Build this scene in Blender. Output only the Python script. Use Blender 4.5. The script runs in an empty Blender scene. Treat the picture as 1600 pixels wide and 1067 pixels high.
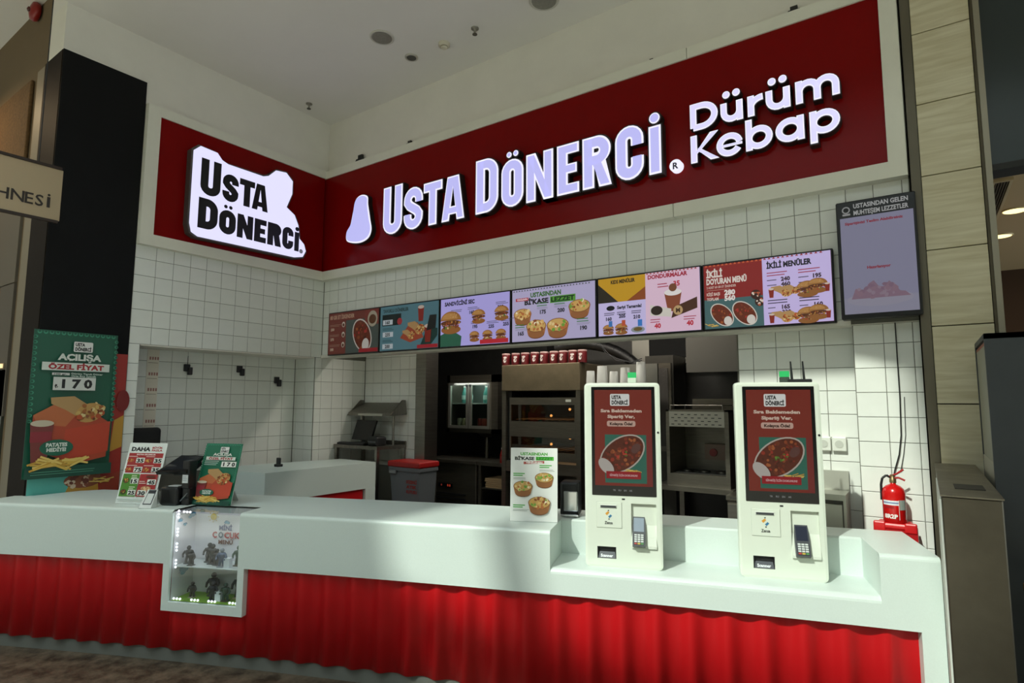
import bpy, bmesh, math, random
from mathutils import Vector, Matrix
random.seed(7)
SC = bpy.context.scene
COL = SC.collection

# ---------------------------------------------------------------- camera
F_PX, YAW, PITCH, ROLL = 916.07, math.radians(34.9526), math.radians(5.9154), math.radians(0.2273)
CAM = Vector((5.544, -4.183, 1.68))
_f = Vector((-math.sin(YAW)*math.cos(PITCH), math.cos(YAW)*math.cos(PITCH), math.sin(PITCH)))
_r0 = Vector((math.cos(YAW), math.sin(YAW), 0)); _u0 = _r0.cross(_f)
_r = math.cos(ROLL)*_r0 + math.sin(ROLL)*_u0
_u = -math.sin(ROLL)*_r0 + math.cos(ROLL)*_u0
cd = bpy.data.cameras.new('camera'); cam = bpy.data.objects.new('camera', cd); COL.objects.link(cam)
cd.sensor_width = 36.0; cd.lens = F_PX/1600*36.0; cd.clip_start = 0.05; cd.clip_end = 200
m = Matrix((( _r.x, _u.x, -_f.x, CAM.x), (_r.y, _u.y, -_f.y, CAM.y), (_r.z, _u.z, -_f.z, CAM.z), (0, 0, 0, 1)))
cam.matrix_world = m
SC.camera = cam

# ---------------------------------------------------------------- world, sun, exposure
W = bpy.data.worlds.new('hall_daylight'); SC.world = W; W.use_nodes = True
bg = W.node_tree.nodes['Background']
bg.inputs[0].default_value = (0.82, 0.97, 1.0, 1); bg.inputs[1].default_value = 3.15
SUN_DIR = Vector((0.15, 1.0, -0.85)).normalized()
sd = bpy.data.lights.new('sun', 'SUN'); sun = bpy.data.objects.new('sun', sd); COL.objects.link(sun)
sd.energy = 3.15; sd.angle = math.radians(0.9); sd.color = (0.94, 1.0, 0.88)
sun.rotation_euler = SUN_DIR.to_track_quat('-Z', 'Y').to_euler(); sun.location = (1, -14, 14)
SC.view_settings.view_transform = 'Standard'; SC.view_settings.look = 'None'
SC.view_settings.gamma = 1.0; SC.view_settings.use_curve_mapping = False
SC.view_settings.exposure = 0.0

# pixel of the photograph (1600x1067) -> point on a wall, floor or shelf plane
def ray(px, py): return (px-800)/F_PX*_r + (533.5-py)/F_PX*_u + _f
def AX(px, py, X): d = ray(px, py); return CAM + d*((X-CAM.x)/d.x)
def AY(px, py, Y): d = ray(px, py); return CAM + d*((Y-CAM.y)/d.y)
def AZ(px, py, Z): d = ray(px, py); return CAM + d*((Z-CAM.z)/d.z)

# ---------------------------------------------------------------- helpers
def lin(h):
    if not isinstance(h, str): return tuple(h)
    h = h.lstrip('#'); v = [int(h[i:i+2], 16)/255 for i in (0, 2, 4)]
    return tuple(x/12.92 if x <= .04045 else ((x+.055)/1.055)**2.4 for x in v)
MATS = {}
def mat(col, rough=.5, metal=0.0, emit=0.0, noise=None, bump=None, coat=0.0, trans=0.0, name=None, stretch=None, spec=None):
    key = (str(col), rough, metal, emit, str(noise), str(bump), coat, trans, str(stretch), spec)
    if key in MATS: return MATS[key]
    c = lin(col)
    M = bpy.data.materials.new(name or 'surface'); M.use_nodes = True
    nt = M.node_tree; b = nt.nodes['Principled BSDF']
    b.inputs['Base Color'].default_value = (*c, 1); b.inputs['Roughness'].default_value = rough
    b.inputs['Metallic'].default_value = metal
    if coat: b.inputs['Coat Weight'].default_value = coat; b.inputs['Coat Roughness'].default_value = .08
    if trans: b.inputs['Transmission Weight'].default_value = trans; b.inputs['IOR'].default_value = 1.05
    if spec is not None: b.inputs['Specular IOR Level'].default_value = spec
    if emit:
        b.inputs['Emission Color'].default_value = (*c, 1); b.inputs['Emission Strength'].default_value = emit
        b.inputs['Base Color'].default_value = (*[x*.1 for x in c], 1)
    if noise or bump:
        tc = nt.nodes.new('ShaderNodeTexCoord'); mp = nt.nodes.new('ShaderNodeMapping')
        nt.links.new(tc.outputs['Object'], mp.inputs[0])
        if stretch: mp.inputs['Scale'].default_value = stretch
    if noise:
        sc, amt = noise[:2]; c2 = lin(noise[2]) if len(noise) > 2 else tuple(max(0, x*(1-amt)) for x in c)
        n = nt.nodes.new('ShaderNodeTexNoise'); n.inputs['Scale'].default_value = sc; n.inputs['Detail'].default_value = 5
        n.inputs['Roughness'].default_value = .65
        rp = nt.nodes.new('ShaderNodeValToRGB'); rp.color_ramp.elements[0].position = .36; rp.color_ramp.elements[1].position = .66
        rp.color_ramp.elements[0].color = (*c2, 1); rp.color_ramp.elements[1].color = (*c, 1)
        nt.links.new(mp.outputs[0], n.inputs['Vector']); nt.links.new(n.outputs[0], rp.inputs[0]); nt.links.new(rp.outputs[0], b.inputs['Base Color'])
    if bump:
        n2 = nt.nodes.new('ShaderNodeTexNoise'); n2.inputs['Scale'].default_value = bump[0]; n2.inputs['Detail'].default_value = 4
        bp = nt.nodes.new('ShaderNodeBump'); bp.inputs['Strength'].default_value = bump[1]; bp.inputs['Distance'].default_value = .004
        nt.links.new(mp.outputs[0], n2.inputs['Vector']); nt.links.new(n2.outputs[0], bp.inputs['Height']); nt.links.new(bp.outputs[0], b.inputs['Normal'])
    MATS[key] = M
    return M
def glass(tint='#e8f0ee', rough=.02, mix=.86):
    key = ('glass', tint, rough, mix)
    if key in MATS: return MATS[key]
    M = bpy.data.materials.new('clear_glass'); M.use_nodes = True; nt = M.node_tree; nt.nodes.clear()
    o = nt.nodes.new('ShaderNodeOutputMaterial'); mx = nt.nodes.new('ShaderNodeMixShader'); t = nt.nodes.new('ShaderNodeBsdfTransparent'); g = nt.nodes.new('ShaderNodeBsdfGlossy')
    t.inputs[0].default_value = (*lin(tint), 1); g.inputs['Roughness'].default_value = rough; mx.inputs[0].default_value = 1-mix
    nt.links.new(t.outputs[0], mx.inputs[1]); nt.links.new(g.outputs[0], mx.inputs[2]); nt.links.new(mx.outputs[0], o.inputs[0])
    MATS[key] = M; return M

ORG = {}
def setp(o, label=None, cat=None, group=None, kind=None):
    if label: o['label'] = label
    if cat: o['category'] = cat
    if group: o['group'] = group
    if kind: o['kind'] = kind
    return o
def thing(name, label, cat, loc=(0, 0, 0), rz=0.0, group=None):
    o = bpy.data.objects.new(name, None); COL.objects.link(o); o.empty_display_size = .1
    o.location = loc; o.rotation_euler = (0, 0, rz)
    ORG[o.name] = Vector(loc) if abs(rz) < 1e-9 else None
    return setp(o, label, cat, group)
class B:
    """collects faces, then links them as one mesh object"""
    def __init__(s): s.v = []; s.f = []; s.m = []; s.sm = []
    def add(s, vs, fs, mi=0, smooth=False):
        k = len(s.v); s.v += [tuple(p) for p in vs]
        for f in fs: s.f.append([i+k for i in f]); s.m.append(mi); s.sm.append(smooth)
        return s
    def quad(s, *p, mi=0): return s.add(p, [range(len(p))], mi)
    def box(s, x0, x1, y0, y1, z0, z1, mi=0, bev=0.0):
        if bev: return s.rbox(x0, x1, y0, y1, z0, z1, bev, mi)
        v = [(x, y, z) for z in (z0, z1) for y in (y0, y1) for x in (x0, x1)]
        return s.add(v, [(0, 2, 3, 1), (4, 5, 7, 6), (0, 1, 5, 4), (2, 6, 7, 3), (0, 4, 6, 2), (1, 3, 7, 5)], mi)
    def rbox(s, x0, x1, y0, y1, z0, z1, r, mi=0, seg=2):
        bm = bmesh.new(); bmesh.ops.create_cube(bm, size=1)
        for v in bm.verts: v.co = Vector(((x0+x1)/2+v.co.x*(x1-x0), (y0+y1)/2+v.co.y*(y1-y0), (z0+z1)/2+v.co.z*(z1-z0)))
        bmesh.ops.bevel(bm, geom=bm.edges[:], offset=min(r, .49*min(abs(x1-x0), abs(y1-y0), abs(z1-z0))), segments=seg, affect='EDGES', profile=.5)
        bm.verts.index_update(); s.add([v.co[:] for v in bm.verts], [[v.index for v in f.verts] for f in bm.faces], mi); bm.free(); return s
    def prism(s, poly, fn, d0, d1, mi=0, mside=None):
        """poly: 2d outline (ccw seen from +d); fn(u, v, d) -> 3d"""
        n = len(poly); v = [fn(a, b, d0) for a, b in poly]+[fn(a, b, d1) for a, b in poly]
        s.add(v, [list(range(n-1, -1, -1)), list(range(n, 2*n))], mi)
        s.add(v, [(i, (i+1) % n, n+(i+1) % n, n+i) for i in range(n)], mi if mside is None else mside); return s
    def cyl(s, p0, p1, r0, r1=None, n=14, mi=0, caps=True, smooth=True):
        r1 = r0 if r1 is None else r1; p0 = Vector(p0); p1 = Vector(p1); d = (p1-p0).normalized()
        a = d.orthogonal().normalized(); b = d.cross(a)
        v = [p0+(a*math.cos(t)+b*math.sin(t))*r0 for t in [2*math.pi*i/n for i in range(n)]]+[p1+(a*math.cos(t)+b*math.sin(t))*r1 for t in [2*math.pi*i/n for i in range(n)]]
        s.add(v, [(i, (i+1) % n, n+(i+1) % n, n+i) for i in range(n)], mi, smooth)
        if caps: s.add(v, [list(range(n-1, -1, -1)), list(range(n, 2*n))], mi)
        return s
    def lathe(s, prof, c, axis='z', n=16, mi=0, smooth=True):
        c = Vector(c); v = []
        for r, h in prof:
            for i in range(n):
                t = 2*math.pi*i/n; a, b = r*math.cos(t), r*math.sin(t)
                v.append(c+Vector((a, b, h) if axis == 'z' else ((h, a, b) if axis == 'x' else (a, -h, b))))
        k = len(prof)
        s.add(v, [(j*n+i, j*n+(i+1) % n, (j+1)*n+(i+1) % n, (j+1)*n+i) for j in range(k-1) for i in range(n)], mi, smooth)
        s.add(v, [list(range(n-1, -1, -1)), [(k-1)*n+i for i in range(n)]], mi); return s
    def tube(s, pts, r, n=6, mi=0):
        for a, b in zip(pts[:-1], pts[1:]): s.cyl(a, b, r, n=n, mi=mi)
        return s
    def ball(s, c, rx, ry=None, rz=None, n=12, mi=0):
        ry = ry or rx; rz = rz or rx; k = n//2; c = Vector(c); v = []
        for j in range(k+1):
            p = math.pi*j/k
            for i in range(n):
                t = 2*math.pi*i/n; v.append(c+Vector((rx*math.sin(p)*math.cos(t), ry*math.sin(p)*math.sin(t), rz*math.cos(p))))
        return s.add(v, [(j*n+i, (j+1)*n+i, (j+1)*n+(i+1) % n, j*n+(i+1) % n) for j in range(k) for i in range(n)], mi, True)
    def build(s, name, mats, parent=None, label=None, cat=None, group=None, kind=None, world=True, origin=None):
        if not isinstance(mats, (list, tuple)): mats = [mats]
        me = bpy.data.meshes.new(name)
        if parent is not None: off = (ORG.get(parent.name) or Vector()) if world else Vector()
        elif kind == 'structure' or origin == 0: off = Vector()
        else:
            xs, ys, zs = zip(*s.v); off = Vector(((min(xs)+max(xs))/2, (min(ys)+max(ys))/2, min(zs)))
        me.from_pydata([tuple(Vector(p)-off) for p in s.v], [], [list(f) for f in s.f])
        for mm in mats: me.materials.append(mm)
        me.polygons.foreach_set('material_index', s.m); me.polygons.foreach_set('use_smooth', s.sm)
        bm = bmesh.new(); bm.from_mesh(me); bmesh.ops.recalc_face_normals(bm, faces=bm.faces[:]); bm.to_mesh(me); bm.free()
        me.update()
        o = bpy.data.objects.new(name, me); COL.objects.link(o)
        if parent is not None: o.parent = parent; ORG[o.name] = ORG.get(parent.name)
        else: o.location = off; ORG[o.name] = off
        return setp(o, label, cat, group, kind)
def struct(name, b, m): return b.build(name, m, kind='structure')
def copy_tree(o, parent=None, loc=None, rz=None):
    c = o.copy(); COL.objects.link(c); c.parent = parent; ORG[c.name] = None
    if loc is not None: c.location = loc
    if rz is not None: c.rotation_euler = (0, 0, rz)
    for ch in list(o.children): copy_tree(ch, c)
    return c

# ---------------------------------------------------------------- flat lettering and print
_TX = {}
def text2d(st, bold=.0):
    key = (st, bold)
    if key in _TX: return _TX[key]
    cu = bpy.data.curves.new('lettering', 'FONT'); cu.body = st; cu.size = 1; cu.offset = bold; cu.resolution_u = 2; cu.fill_mode = 'FRONT'
    o = bpy.data.objects.new('lettering', cu); COL.objects.link(o)
    dg = bpy.context.evaluated_depsgraph_get(); me = bpy.data.meshes.new_from_object(o.evaluated_get(dg))
    v = [(p.co.x, p.co.y) for p in me.vertices]; f = [list(p.vertices) for p in me.polygons]
    bpy.data.objects.remove(o); bpy.data.curves.remove(cu); bpy.data.meshes.remove(me)
    _TX[key] = (v, f); return _TX[key]
CAP = .72
class Print:
    """flat artwork: shapes laid over one another on a sheet or a screen, u right, v up"""
    def __init__(s, emit=0.0, rough=.4, step=.00012): s.it = []; s.emit = emit; s.rough = rough; s.step = step; s.k = 1; s.dim = 1.0
    def put(s, v, f, col):
        s.it.append((v, f, col, s.k)); s.k += 1; return s
    def rect(s, x, y, w, h, col): return s.put([(x, y), (x+w, y), (x+w, y+h), (x, y+h)], [(0, 1, 2, 3)], col)
    def poly(s, p, col): return s.put(p, [list(range(len(p)))], col)
    def ell(s, cx, cy, rx, ry, col, rot=0.0, n=18, a0=0, a1=2*math.pi):
        c, q = math.cos(rot), math.sin(rot); p = []
        for i in range(n):
            t = a0+(a1-a0)*i/(n if a1-a0 > 6.28 else n-1); a, b = rx*math.cos(t), ry*math.sin(t); p.append((cx+a*c-b*q, cy+a*q+b*c))
        return s.poly(p, col)
    def rrect(s, x, y, w, h, r, col):
        p = []
        for cx, cy, a in ((x+w-r, y+r, -90), (x+w-r, y+h-r, 0), (x+r, y+h-r, 90), (x+r, y+r, 180)):
            for i in range(5): t = math.radians(a+90*i/4); p.append((cx+r*math.cos(t), cy+r*math.sin(t)))
        return s.poly(p, col)
    def line(s, pts, t, col):
        for (x0, y0), (x1, y1) in zip(pts[:-1], pts[1:]):
            l = math.hypot(x1-x0, y1-y0) or 1; nx, ny = -(y1-y0)/l*t/2, (x1-x0)/l*t/2
            s.it.append(([(x0+nx, y0+ny), (x0-nx, y0-ny), (x1-nx, y1-ny), (x1+nx, y1+ny)], [(0, 1, 2, 3)], col, s.k))
        s.k += 1; return s
    def text(s, st, x, y, h, col, w=None, align='l', bold=.025):
        v, f = text2d(st, bold); sc = h/CAP
        x0 = min(p[0] for p in v); x1 = max(p[0] for p in v); sx = sc if w is None else w/(x1-x0); tw = (x1-x0)*sx
        dx = x - (0 if align == 'l' else tw/2 if align == 'c' else tw)
        return s.put([((a-x0)*sx+dx, b*sc+y) for a, b in v], f, col)
    def bits(s, fn, cols, n, r0, r1, sq=.6):
        """many little morsels of food; fn() -> (u, v)"""
        for i in range(n):
            x, y = fn(); r = random.uniform(r0, r1); s.ell(x, y, r, r*random.uniform(sq, 1), random.choice(cols), random.uniform(0, 3), 6)
        return s
    def build(s, name, parent, fn, base=0.0, world=True, label=None):
        cols = {}; b = B()
        for v, f, col, k in s.it:
            mi = cols.setdefault(col, len(cols)); b.add([fn(x, y, base+k*s.step) for x, y in v], f, mi)
        ms = [mat(c, s.rough, emit=s.emit) for c in cols]
        me_off = (ORG.get(parent.name) or Vector()) if world else Vector()
        me = bpy.data.meshes.new(name); me.from_pydata([tuple(Vector(p)-me_off) for p in b.v], [], b.f)
        for mm in ms: me.materials.append(mm)
        me.polygons.foreach_set('material_index', b.m); me.update()
        o = bpy.data.objects.new(name, me); COL.objects.link(o); o.parent = parent; ORG[o.name] = ORG.get(parent.name)
        return setp(o, label)
def in_ell(cx, cy, rx, ry, rot=0.0):
    def fn():
        t = random.uniform(0, 6.283); q = math.sqrt(random.random()); a, b = rx*q*math.cos(t), ry*q*math.sin(t)
        return cx+a*math.cos(rot)-b*math.sin(rot), cy+a*math.sin(rot)+b*math.cos(rot)
    return fn

# ---------------------------------------------------------------- stroked sign letters
def arc_pts(cx, cy, rx, ry, a0, a1, n=10): return [(cx+rx*math.cos(math.radians(a0+(a1-a0)*i/n)), cy+ry*math.sin(math.radians(a0+(a1-a0)*i/n))) for i in range(n+1)]
def stroke(pts, t, closed=False):
    q = [pts[0]]
    for p in pts[1:]:
        if math.hypot(p[0]-q[-1][0], p[1]-q[-1][1]) > 1e-4: q.append(p)
    if closed and math.hypot(q[0][0]-q[-1][0], q[0][1]-q[-1][1]) < 1e-4: q.pop()
    pts = q; n = len(pts); out = []; L = []; R = []
    for i in range(n):
        p = Vector(pts[i]); a = Vector(pts[i-1]) if (i > 0 or closed) else None; c = Vector(pts[(i+1) % n]) if (i < n-1 or closed) else None
        d1 = (p-a).normalized() if a is not None else None; d2 = (c-p).normalized() if c is not None else None
        d1 = d1 or d2; d2 = d2 or d1; n1 = Vector((-d1.y, d1.x)); n2 = Vector((-d2.y, d2.x)); nn = (n1+n2).normalized(); k = min(2.0, 1/max(.3, nn.dot(n1)))
        L.append(p+nn*t/2*k); R.append(p-nn*t/2*k)
    for i in range(n if closed else n-1): j = (i+1) % n; out.append([tuple(L[i]), tuple(R[i]), tuple(R[j]), tuple(L[j])])
    return out
def rc(x0, y0, x1, y1): return [(x0, y0), (x1, y0), (x1, y1), (x0, y1)]
def disc(cx, cy, r, n=16): return [[(cx+r*math.cos(6.2832*i/n), cy+r*math.sin(6.2832*i/n)) for i in range(n)]]
def dots(ch, w, h, t):
    if ch == 'Ö': return [(w/2-t*.36, h+t*.48, t*.26), (w/2+t*.36, h+t*.48, t*.26)]
    if ch == 'ü': return [(w/2-t*.80, h*1.42, t*.60), (w/2+t*.80, h*1.42, t*.60)]
    if ch == 'İ': return [(w/2, h*.86+w*.66, w*.44)]
    return []
PLAIN = {'Ö': 'O', 'ü': 'u', 'İ': 'I'}
def outline(ch, w, h, t, e, dotted=True):
    """letter shape grown (e > 0) or shrunk (e < 0) all round, in the letter's own frame"""
    hh = h*.86 if ch == 'İ' else h
    o = [[(x-e, y-e) for x, y in p] for p in glyph(PLAIN.get(ch, ch), w+2*e, hh+2*e, t+2*e)]
    for cx, cy, r in (dots(ch, w, h, t) if dotted else []): o += disc(cx, cy, r+e)
    return o
def glyph(ch, w, h, t):
    k = t/2
    if ch == 'U': r = w/2; return stroke([(k, h), (k, r)]+arc_pts(w/2, r*.95, w/2-k, r*.95-k, 180, 360)+[(w-k, r), (w-k, h)], t)
    if ch == 'S':
        r = w/2; a = w/2-k
        return stroke([(w-k, h*.64), (w-k, h-r)]+arc_pts(w/2, h-r, a, r-k, 0, 180)+[(k, h*.66), (k+.12*w, h*.57), (w-k-.12*w, h*.43), (w-k, h*.34), (w-k, r)]+arc_pts(w/2, r, a, r-k, 0, -180)+[(k, h*.36)], t)
    if ch == 'T': return [rc(w/2-k, 0, w/2+k, h-t*.95), rc(0, h-t*.95, w, h)]
    if ch == 'A': return [[(0, 0), (t*.95, 0), (w*.5, h*.80), (w*.5, h), (w*.25, h)], [(w-t*.95, 0), (w, 0), (w*.75, h), (w*.5, h), (w*.5, h*.80)], rc(w*.2, h*.14, w*.8, h*.14+t*.8)]
    if ch == 'D':
        r = w*.55; return [rc(0, 0, t, h)]+stroke([(k, h-k), (w-r, h-k)]+arc_pts(w-r, h-r, r-k, r-k, 90, 0)+arc_pts(w-r, r, r-k, r-k, 0, -90)+[(k, k)], t)
    if ch in 'OÖ':
        r = w/2; o = stroke(arc_pts(w/2, h-r, r-k, r-k, 0, 180)+arc_pts(w/2, r, r-k, r-k, 180, 360), t, True)
        if ch == 'Ö': o += disc(w/2-t*.36, h+t*.48, t*.26)+disc(w/2+t*.36, h+t*.48, t*.26)
        return o
    if ch == 'N': return [rc(0, 0, t*.92, h), rc(w-t*.92, 0, w, h), [(0, h), (t*.92, h), (w, 0), (w-t*.92, 0)]]
    if ch == 'E': return [rc(0, 0, t, h), rc(t, 0, w, t*.85), rc(t, h-t*.85, w, h), rc(t, h*.5-t*.4, w*.9, h*.5+t*.4)]
    if ch == 'R':
        hb = h*.56; r = hb/2; r2 = min(r, w*.5)
        return [rc(0, 0, t, h)]+stroke([(k, h-k), (w-r2, h-k)]+arc_pts(w-r2, h-r2, r2-k, r2-k, 90, 0)+arc_pts(w-r2, h-hb+r2, r2-k, r2-k, 0, -90)+[(k, h-hb+k)], t)+[[(t*.95, h-hb+t*.4), (w-t*1.0, 0), (w+t*.05, 0), (t*1.95, h-hb+t*.5)]]
    if ch == 'C':
        r = w/2; return stroke([(w-k, h*.62), (w-k, h-r)]+arc_pts(w/2, h-r, r-k, r-k, 0, 180)+arc_pts(w/2, r, r-k, r-k, 180, 360)+[(w-k, h*.40)], t)
    if ch == 'I': return [rc(0, 0, w, h)]
    if ch == 'İ': return [rc(0, 0, w, h*.86)]+disc(w/2, h*.86+w*.62, w*.42)
    # round lower-case letters: h is the x-height
    if ch == 'd_cap': return stroke([(k, k), (k, h-k), (w*.42, h-k)]+arc_pts(w*.42, h/2, w*.58-k, h/2-k, 90, -90, 14)+[(k, k)], t)
    if ch in ('u', 'ü'):
        r = w/2; o = stroke([(k, h), (k, r)]+arc_pts(w/2, r, r-k, r-k, 180, 360)+[(w-k, h)], t)+[rc(w-t, 0, w, h)]
        if ch == 'ü': o += disc(w/2-t*.75, h*1.40, t*.55)+disc(w/2+t*.75, h*1.40, t*.55)
        return o
    if ch == 'r': return [rc(0, 0, t, h)]+stroke([(k, h*.45)]+arc_pts(w, h*.45, w-k, h*.55-k, 170, 90, 8), t)
    if ch == 'm':
        q = (w-t)/2; r = q/2; o = [rc(0, 0, t, h)]
        for i in (0, 1): o += stroke(arc_pts(k+i*q+r, h-r-k*.0-k, r, r, 180, 0, 10)+[(k+i*q+q, 0)], t)
        return o
    if ch == 'k_cap': return [rc(0, 0, t, h), [(t*.8, h*.36), (t*1.0, h*.12+t*.9), (w, h), (w-t*1.25, h)], [(t*1.35, h*.52), (t*.95+w*.12, h*.36), (w-t*1.25, 0), (w+t*.05, 0)]]
    if ch == 'e': r = w/2; return stroke(arc_pts(w/2, h/2, w/2-k, h/2-k, 8, 330, 26), t)+[rc(t*.6, h*.47-t*.18, w-t*.1, h*.47+t*.2)]
    if ch == 'b': return [rc(0, 0, t, h*1.33)]+stroke(arc_pts(w/2, h/2, w/2-k, h/2-k, 0, 360, 26)[:-1], t, True)
    if ch == 'a': return [rc(w-t, 0, w, h)]+stroke(arc_pts(w/2, h/2, w/2-k, h/2-k, 0, 360, 26)[:-1], t, True)
    if ch == 'p': return [rc(0, -h*.33, t, h)]+stroke(arc_pts(w/2, h/2, w/2-k, h/2-k, 0, 360, 26)[:-1], t, True)
    if ch == 'H': return [rc(0, 0, t, h), rc(w-t, 0, w, h), rc(t, h/2-k, w-t, h/2+k)]
def area(p): return sum(p[i][0]*p[(i+1) % len(p)][1]-p[(i+1) % len(p)][0]*p[i][1] for i in range(len(p)))
def slab(b, polys, fn, d0, d1, mi=0):
    for p in polys:
        p = p if area(p) > 0 else p[::-1]
        b.prism(p, fn, d0, d1, mi)
    return b
# ================================================================ setting
ZS, ZC = 2.17, 4.915
NY_ = -2.6; ZH = AY(35, 41, NY_).z
M_PAINT = mat('#ebe7dc', .85, noise=(1.6, .06), name='wall_paint')
M_CEIL = mat('#e9e5de', .9, noise=(.8, .04), name='ceiling_paint')
M_GROUT = mat('#6f6e64', .9, name='grout')
M_TILE = mat('#eff1ea', .22, noise=(3.0, .05), name='glazed_tile')
M_BLACK = mat('#0c0d0e', .6, noise=(6, .25), name='black_cladding', spec=.2)
M_STEEL = mat('#a7a39b', .33, 1.0, noise=(4, .18), stretch=(1, 1, 14), name='brushed_steel')
M_STEELH = mat('#8f8b84', .36, 1.0, noise=(4, .2), stretch=(14, 14, 1), name='brushed_steel_flat')
M_DKSTEEL = mat('#55534f', .42, 1.0, noise=(3, .25), name='dull_steel')
M_DARK = mat('#17181a', .5, name='black_plastic')
M_WHITE = mat('#d8e4de', .38, noise=(140, .035), name='solid_surface')
M_RED = mat('#c80f17', .42, name='red_panel')
M_GREY = mat('#63676a', .55, name='grey_paint')

b = B(); b.box(-9, 12, -4.3, 3, -.1, 0)
def floor_mat():
    M = mat('#6f6150', .5, noise=(9, .5, '#35291d'), bump=(60, .25), name='stone_floor'); return M
struct('floor', b, floor_mat())
b = B(); b.box(-14, 20, -30, -4.3, -.1, 0); struct('floor_hall_bounce', b, mat('#cfc6b4', .45, noise=(.5, .08), name='pale_bounce_floor'))  # unseen hall floor, made pale to bounce light up to the ceiling
b = B(); b.box(-.35, 5.6, .02, 2.3, 0, .15); struct('floor_kitchen', b, mat('#3a3b3a', .5, noise=(5, .3), name='kitchen_floor'))
# shop ceiling, its front edge stops short of the glazed hall
b = B(); b.prism([(0, -2.6), (0, -3.6), (4.70, -3.42), (5.04, -3.553), (8.5, -4.6), (12, -5.6), (12, .3), (-.35, .3), (-.35, -2.6)], lambda x, y, d: (x, y, ZC+d), 0, .35)
struct('ceiling', b, M_CEIL)
b = B(); b.box(-9, 0, -6, NY_, ZH, ZH+.3); struct('ceiling_left', b, M_CEIL)
# unseen hall roof, its openings shaped for sun patch, sky light and bounce
RX0, RX1, RY0, RY1, RZ = 1.0, 3.84, -15.6, -10.5, 11.0
b = B()
b.box(-14, RX0, -19, RY1, RZ, RZ+.5); b.box(RX1, 20, -19, RY1, RZ, RZ+.5); b.box(RX0, RX1, -19, RY0, RZ, RZ+.5)
b.box(-14, 20, -30, -24, RZ, RZ+.5); b.box(-14, -8, -24, -19, RZ, RZ+.5); b.box(12, 20, -24, -19, RZ, RZ+.5)
b.box(-14, 20, -4.4, 1, RZ, RZ+.5)
for k in range(6): b.box(-14+6.6*k, -13.6+6.6*k, RY1, -4.4, RZ, RZ+.4)
roof = struct('ceiling_hall_unseen', b, M_CEIL)
b = B(); b.box(1.66, 1.86, RY0, RY1, RZ+.1, RZ+.3); b.build('roof_light_bar', M_GREY, roof)  # unseen bars placed to cast the dark bands on the counter front
b = B(); b.box(RX0, RX1, -14.30, -14.24, RZ+.1, RZ+.3); b.build('roof_light_bar', M_GREY, roof)

# ---- walls
M_HALL = mat('#a8a49a', .8, name='unseen_wall')  # unseen hall walls, added to block light from the horizon
b = B(); b.box(-14, 20, -30.2, -30, 0, RZ+.5); struct('wall_unseen_back', b, M_HALL)
b = B(); b.box(-14.2, -14, -30, 1, 0, RZ+.5); struct('wall_unseen_left', b, M_HALL)
b = B(); b.box(20, 20.2, -30, 1, 0, RZ+.5); struct('wall_unseen_right', b, M_HALL)
b = B(); b.box(-14, 20, .6, .8, 5.3, RZ+.5); b.box(-14, -9, .6, .8, 0, 5.3); b.box(12, 20, .6, .8, 0, 5.3); struct('wall_unseen_front', b, M_HALL)
b = B(); b.box(-.35, 0, -1.975, 0, ZS, ZC); b.box(-.35, 0, -2.6, -1.975, 4.51, ZC)
wall_left = struct('wall_left', b, M_PAINT)
b = B(); b.box(-.35, 5.56, 0, .14, ZS, ZC); b.box(-.35, 5.56, .14, .5, 3.0, ZC)
wall_right = struct('wall_right', b, M_PAINT)
b = B(); b.box(-.38, .012, -2.6, -1.976, 0, 4.51)
column = struct('wall_column', b, M_BLACK)
b = B(); b.box(-.38, .0, -2.604, -2.6, 0, 4.505); b.build('side_brown_light', mat('#170d08', .6, spec=.1), column)  # sheet added on the column side, warm brown light put into its colour
b = B(); b.box(-.47, -.35, -1.976, -.09, 0, ZS+.3)
wall_niche = struct('wall_niche', b, M_GROUT)
b = B(); b.box(-.35, 0, -.09, .64, 0, ZS); b.box(-.35, 0, .14, .64, ZS, 3.0)
wall_pier = struct('wall_pier', b, M_GROUT)
b = B(); b.box(-.35, 0, -1.976, -1.885, 0, ZS)
wall_jamb = struct('wall_jamb', b, M_GROUT)
b = B(); b.box(-.35, .93, .64, .76, .15, 3.0)
wall_kitchen = struct('wall_kitchen', b, M_GROUT)
b = B(); b.box(4.47, 5.2, .16, .3, .0, ZS)
wall_lower = struct('wall_lower', b, M_GROUT)
b = B(); b.box(5.2, 5.62, .06, .3, .0, ZS)
wall_end = struct('wall_end', b, M_GROUT)
b = B(); b.box(-.25, 4.47, 2.15, 2.27, .15, 3.0); b.box(-.35, -.25, .76, 2.27, .15, 3.0); b.box(4.47, 4.57, .3, 2.27, .15, 3.0)
b.box(-.3, 5.5, .5, 2.27, 2.95, 3.05)
wall_back = struct('wall_back', b, mat('#4b4a48', .5, noise=(2, .3), name='dark_wall'))
b = B(); b.box(.925, 1.075, .56, .76, .15, 2.95); struct('trim_2', b, M_STEEL)
b = B(); b.box(-.25, 1.78, 1.95, 2.149, .15, 2.95); struct('wall_panelling', b, mat('#3b3b3a', .35, .6, noise=(2, .3), name='dark_panelling'))

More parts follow.
